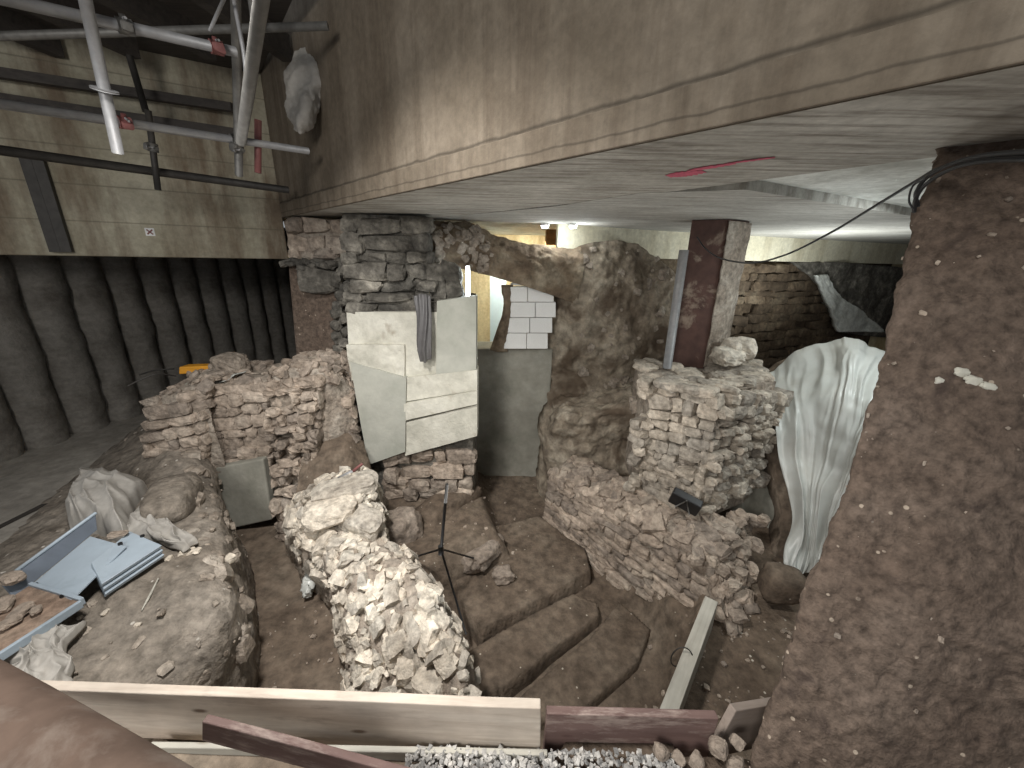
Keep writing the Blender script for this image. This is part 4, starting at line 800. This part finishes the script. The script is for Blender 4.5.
# ---- things on the pink rubble wall
zt = .5
c = D(187, 369, 3.75); t = thing('hand_tool', c, 'orange hand tool lying on top of the pink rubble wall', 'tool')
mb = MB(); slabq(mb, [c+A((-.10, 0, -.06)), c+A((.34, .05, -.03)), c+A((.36, .05, .03)), c+A((-.08, 0, .02))], (0, .12, 0)); mb.build('body', M['orange'], t, bevel=.012)
mb = MB(); tube(mb, [c+A((-.16, .03, -.01)), c+A((-.33, 0, -.02)), c+A((-.5, .0, -.07))], .008, 8); mb.build('shaft', M['steel_black'], t)
c = D(232, 364, 3.75); mb = MB(); stone(mb, c, [A((.16, 0, .02)), A((0, .12, 0)), A((-.03, 0, .10))], .06, T4); tag(mb.build('stone', M['mortar']), 'grey rounded stone highest on the pink rubble wall', 'stone')
c = D(289, 372, 3.6); mb = MB(); stone(mb, c, [A((.12, 0, .02)), A((0, .07, 0)), A((0, 0, .05))], .04, T4); tag(mb.build('brick', M['rubble_tan']), 'half brick lying at the right end of the pink rubble wall', 'brick')
c = D(205, 382, 3.6); mb = MB(); stone(mb, c, [A((.17, 0, .03)), A((0, .1, 0)), A((0, 0, .03))], .08, T3); tag(mb.build('flat_stone', M['render_grey']), 'flat grey stone in front of the orange tool', 'stone')
c = D(222, 380, 3.6); mb = MB(); G = orient(grid([[c+A((-.14, .1, .03)), c+A((0, .1, .06)), c+A((.2, .1, .09))], [c+A((-.15, -.06, -.02)), c+A((0, -.06, 0.0)), c+A((.17, -.06, .06))]], 30, 20)); G = displace(G, lambda g: fbm(g, 12, 3, 2)*.03); addgrid(mb, G, (0, 0, -.01)); tag(mb.build('plastic_bag', M['tarp']), 'crumpled clear plastic bag on the pink rubble wall', 'plastic bag')
mb = MB(); tube(mb, [D(128, 386, 3.2), D(140, 380, 3.25), D(158, 374, 3.35), D(176, 376, 3.5)], .007, 8, 30); tag(mb.build('wire', M['steel_black']), 'black wire sticking out left of the pink rubble wall', 'wire')
# tape and bottle
t = thing('hand_tool', Z(352, 474, -.28), 'small tool with red handle on the white rubble ridge', 'tool'); mb = MB(); a = Z(338, 478, -.24); b = Z(352, 472, -.24); c = Z(362, 464, -.22); tube(mb, [a, b], [.012, .02], 8); mb.build('blade', M['galv'], t); mb = MB(); tube(mb, [b, c], .013, 8); mb.build('handle', M['red_paint'], t)
t = thing('plastic_bottle', Z(309, 592, -1.08), 'clear crumpled plastic bottle in the left pit against the ridge', 'bottle')
mb = MB(); a = Z(306, 596, -1.05); b = Z(314, 566, -.98); tube(mb, [a, a*.6+b*.4, a*.3+b*.7, b], [.03, .06, .05, .018], 20, 30); q_ = mb.v[-1]; mb.v[-1] = q_+rng.normal(0, 1, q_.shape)*.003+np.stack([fbm(q_, 22, 2, 1), fbm(q_, 22, 2, 2), fbm(q_, 22, 2, 3)], -1)*.03; mb.build('body', M['tarp'], t); mb = MB(); tube(mb, [b, b+(b-a)*.12], .016, 12); mb.build('cap', M['sky_panel'], t)

# ---- cloths, trays on the mound
def heap(q, zc, hgt_, name, lab, cat, mat, folds=14, seed=0, n=90, thick=.01):
    q = [A(p) for p in q]; u, v = np.meshgrid(np.linspace(0, 1, n), np.linspace(0, 1, n)); P = q[0]*((1-u)*(1-v))[..., None]+q[1]*(u*(1-v))[..., None]+q[2]*(u*v)[..., None]+q[3]*((1-u)*v)[..., None]
    bump_ = (np.clip(1-(2*u-1)**4, 0, 1)*np.clip(1-(2*v-1)**4, 0, 1))**.4; ph = fbm(np.stack([u, v, 0*u], -1), 2.5, 3, seed)*3
    z = bump_*hgt_+((1-np.abs(np.sin(u*folds*.7+ph+v*3)))**1.3*.030+(1-np.abs(np.sin(v*folds*.5-ph*1.6)))**1.3*.018)*np.clip(bump_*2, 0.3, 1)+fbm(P, 7, 3, seed)*.02
    rad = fbm(np.stack([u, v, 0*u+3], -1), 3, 3, seed+4)[..., None]*A((.05, .05, 0)); G = P+rad; G[..., 2] += z
    mb = MB(); addgrid(mb, orient(G, (0, 0, 50)), (0, 0, -thick)); return tag(mb.build(name, mat), lab, cat)
heap([Z(66, 535, -.38), Z(130, 548, -.32), Z(146, 490, -.28), Z(88, 480, -.36)], 0, .24, 'cloth', 'bunched pale grey cloth heap on the mound behind the trays', 'cloth', M['cloth'], 15, 5)
heap([Z(122, 530, -.27), Z(178, 556, -.27), Z(196, 545, -.28), Z(140, 498, -.24)], 0, .045, 'cloth', 'flat grey cloth tail trailing towards the white scraps', 'cloth', M['cloth'], 8, 8)
heap([Z(10, 690, -.30), Z(60, 705, -.33), Z(84, 622, -.28), Z(20, 640, -.28)], 0, .05, 'cloth', 'grey cloth hanging between the tray and the brown pipe', 'cloth', M['cloth'], 16, 12)
def sheet3(mb, q, th): q = [A(p) for p in q]; n = np.cross(q[1]-q[0], q[3]-q[0]); n /= np.linalg.norm(n); n = n if n[2] > 0 else -n; slabq(mb, [p-n*th for p in q], n*th); return n
t = thing('metal_panel', Z(80, 570, -.22), 'open folded blue metal panel with raised side coloured as shaded, on the mound', 'metal panel')
a, b, c, d = Z(32, 584, -.20), Z(71, 600, -.19), Z(126, 546, -.14), Z(90, 536, -.15)
mb = MB(); sheet3(mb, [a, b, c, d], .012); leaf = mb.build('leaf', M['blue_metal'], t, bevel=.003)
up = A((-.07, .02, .085)); a2 = a-(d-a)*.25
mb = MB(); slabq(mb, [a2, d+(d-a)*.15, d+(d-a)*.3+up*.8, a2+up], A((-.012, 0, 0))); rl = tag(mb.build('raised_leaf', M['blue_shaded'], t, bevel=.003), 'raised side coloured as shaded')
mb = MB(); tube(mb, [a2+up+A((0, 0, .004)), d+(d-a)*.3+up*.8+A((0, 0, .004))], .01, 8); mb.build('rim', M['blue_metal'], rl)
for p in (a*.9+b*.1, a*.2+b*.8, c*.85+d*.15): mb = MB(); tube(mb, [p+A((0, 0, 0)), p+A((0, 0, .012))], .012, 10); mb.build('bolt', M['black'], leaf)
a, b, c, d = Z(97, 574, -.16), Z(102, 584, -.18), Z(162, 545, -.17), Z(130, 531, -.15)
t = thing('metal_panel', Z(130, 560, -.24), 'flat blue metal panels stacked right of the open folded one', 'metal panel')
for k in range(3):
    mb = MB(); o_ = A((0, 0, -.032*k))+A((.004*k, -.004*k, 0)); sheet3(mb, [a+o_+(a-b)*1.2, b+o_, c+o_, d+o_], .024); mb.build('leaf', M['blue_metal'], t, bevel=.004)
mb = MB(); p = d*.6+c*.4; tube(mb, [p, p+A((0, 0, .01))], .012, 10); mb.build('bolt', M['black'], t)
t = thing('shallow_tray', Z(10, 620, -.24), 'shallow brown tray with blue metal rim holding stones at the left edge', 'tray')
a, b, c, d = Z(-80, 700, -.2), Z(-3, 656, -.2), Z(80, 602, -.19), Z(28, 586, -.2); a = b+(d-c)*1.3; a, b2, c2, d2 = d+(b-c)*1.3, b+(b-c)*.3, c, d
mb = MB(); sheet3(mb, [a, b2, c2, d2], .01); mb.build('base', M['cardboard'], t)
for (p, q) in ((b2, c2), (c2, d2)):
    mb = MB(); nn_ = A((0, 0, .03)); sd = np.cross(q-p, (0, 0, 1)); sd /= np.linalg.norm(sd); slabq(mb, [p-nn_, q-nn_, q+nn_*.5, p+nn_*.5], sd*.02); mb.build('rim', M['blue_metal'], t, bevel=.004)
for (x, y, a_, lab) in [(20, 612, .055, 'pinkish flat stone on the brown tray, nearest its rim corner'), (4, 604, .05, 'pinkish stone on the brown tray near the shaded raised side'), (10, 622, .045, 'pale lumpy stone in the middle of the brown tray'), (36, 610, .03, 'white flake of stone near the blue tray rim'), (12, 578, .07, 'tan stone lying against the raised panel'), (118, 534, .05, 'tan stone behind the open blue panel')]:
    mb = MB(); stone(mb, Z(x, y, -.17 if y > 600 else -.12), randax(a_, a_*.6, a_*.35, .15), .1, T4); tag(mb.build('stone', M['rubble_pink']), lab, 'stone', 'finds by the blue trays')
def mz(x, y):
    r = ray(x, y); r /= np.linalg.norm(r); Q = MOUND.reshape(-1, 3); d = Q-CP; k = d@r; return Q[np.argmin(np.linalg.norm(d-k[:, None]*r, axis=1))]
for (x, y, a_, lab) in [(121, 578, .022, 'white oval pebble by the stacked blue panels'), (170, 560, .03, 'white scrap at the left of the cloth tail end'), (188, 553, .045, 'long white scrap at the cloth tail end'), (198, 553, .03, 'white angular scrap right of the long one'), (107, 613, .02, 'small white pebble in front of the brown tray'), (228, 562, .05, 'whitish stone on the mound edge'), (140, 625, .018, 'tiny white pebble in front of the thin stick')]:
    mb = MB(); stone(mb, mz(x, y)+A((0, 0, a_*.3)), randax(a_, a_*.6, a_*.4, .2), .1, T3); tag(mb.build('stone', M['rubble']), lab, 'stone', 'white scraps on the mound')
mb = MB(); tube(mb, [mz(143, 612)+A((0, 0, .01)), mz(150, 598)+A((0, 0, .015)), mz(158, 580)+A((0, 0, .012))], [.003, .007, .004], 8, 16); tag(mb.build('stick', M['plank_grey']), 'thin pale stick lying on the mound', 'stick')
# red spray mark on the soffit
mb = MB()
for (x0, y0, x1, y1, w_) in ((668, 176, 704, 171, .06), (690, 170, 735, 163, .028), (728, 163, 775, 157, .016)):
    p, q = Z(x0, y0, ZB-.001), Z(x1, y1, ZB-.001); d1 = (q-p)/np.linalg.norm(q-p); s2 = np.cross(d1, (0, 0, 1)); n = 14; v = []; f = []
    for i in range(n):
        u = i/(n-1); wv = w_*(.6+.5*abs(math.sin(i*1.7+x0)))*math.sin(math.pi*min(max(u, .08), .92))**.4; c = p+(q-p)*u; v += [c-s2*wv, c+s2*wv]
    f = [(2*i, 2*i+1, 2*i+3, 2*i+2) for i in range(n-1)]; v2 = [x-A((0, 0, .002)) for x in v]; f2 = [tuple(2*n+a for a in q_[::-1]) for q_ in f]; mb.add(v+v2, f+f2)
M['spray'] = plain('spray', (0.55, 0.10, 0.16), .8, 0, .4, 30); tag(mb.build('paint_mark', M['spray']), 'red spray paint streak on the concrete soffit', 'paint mark')
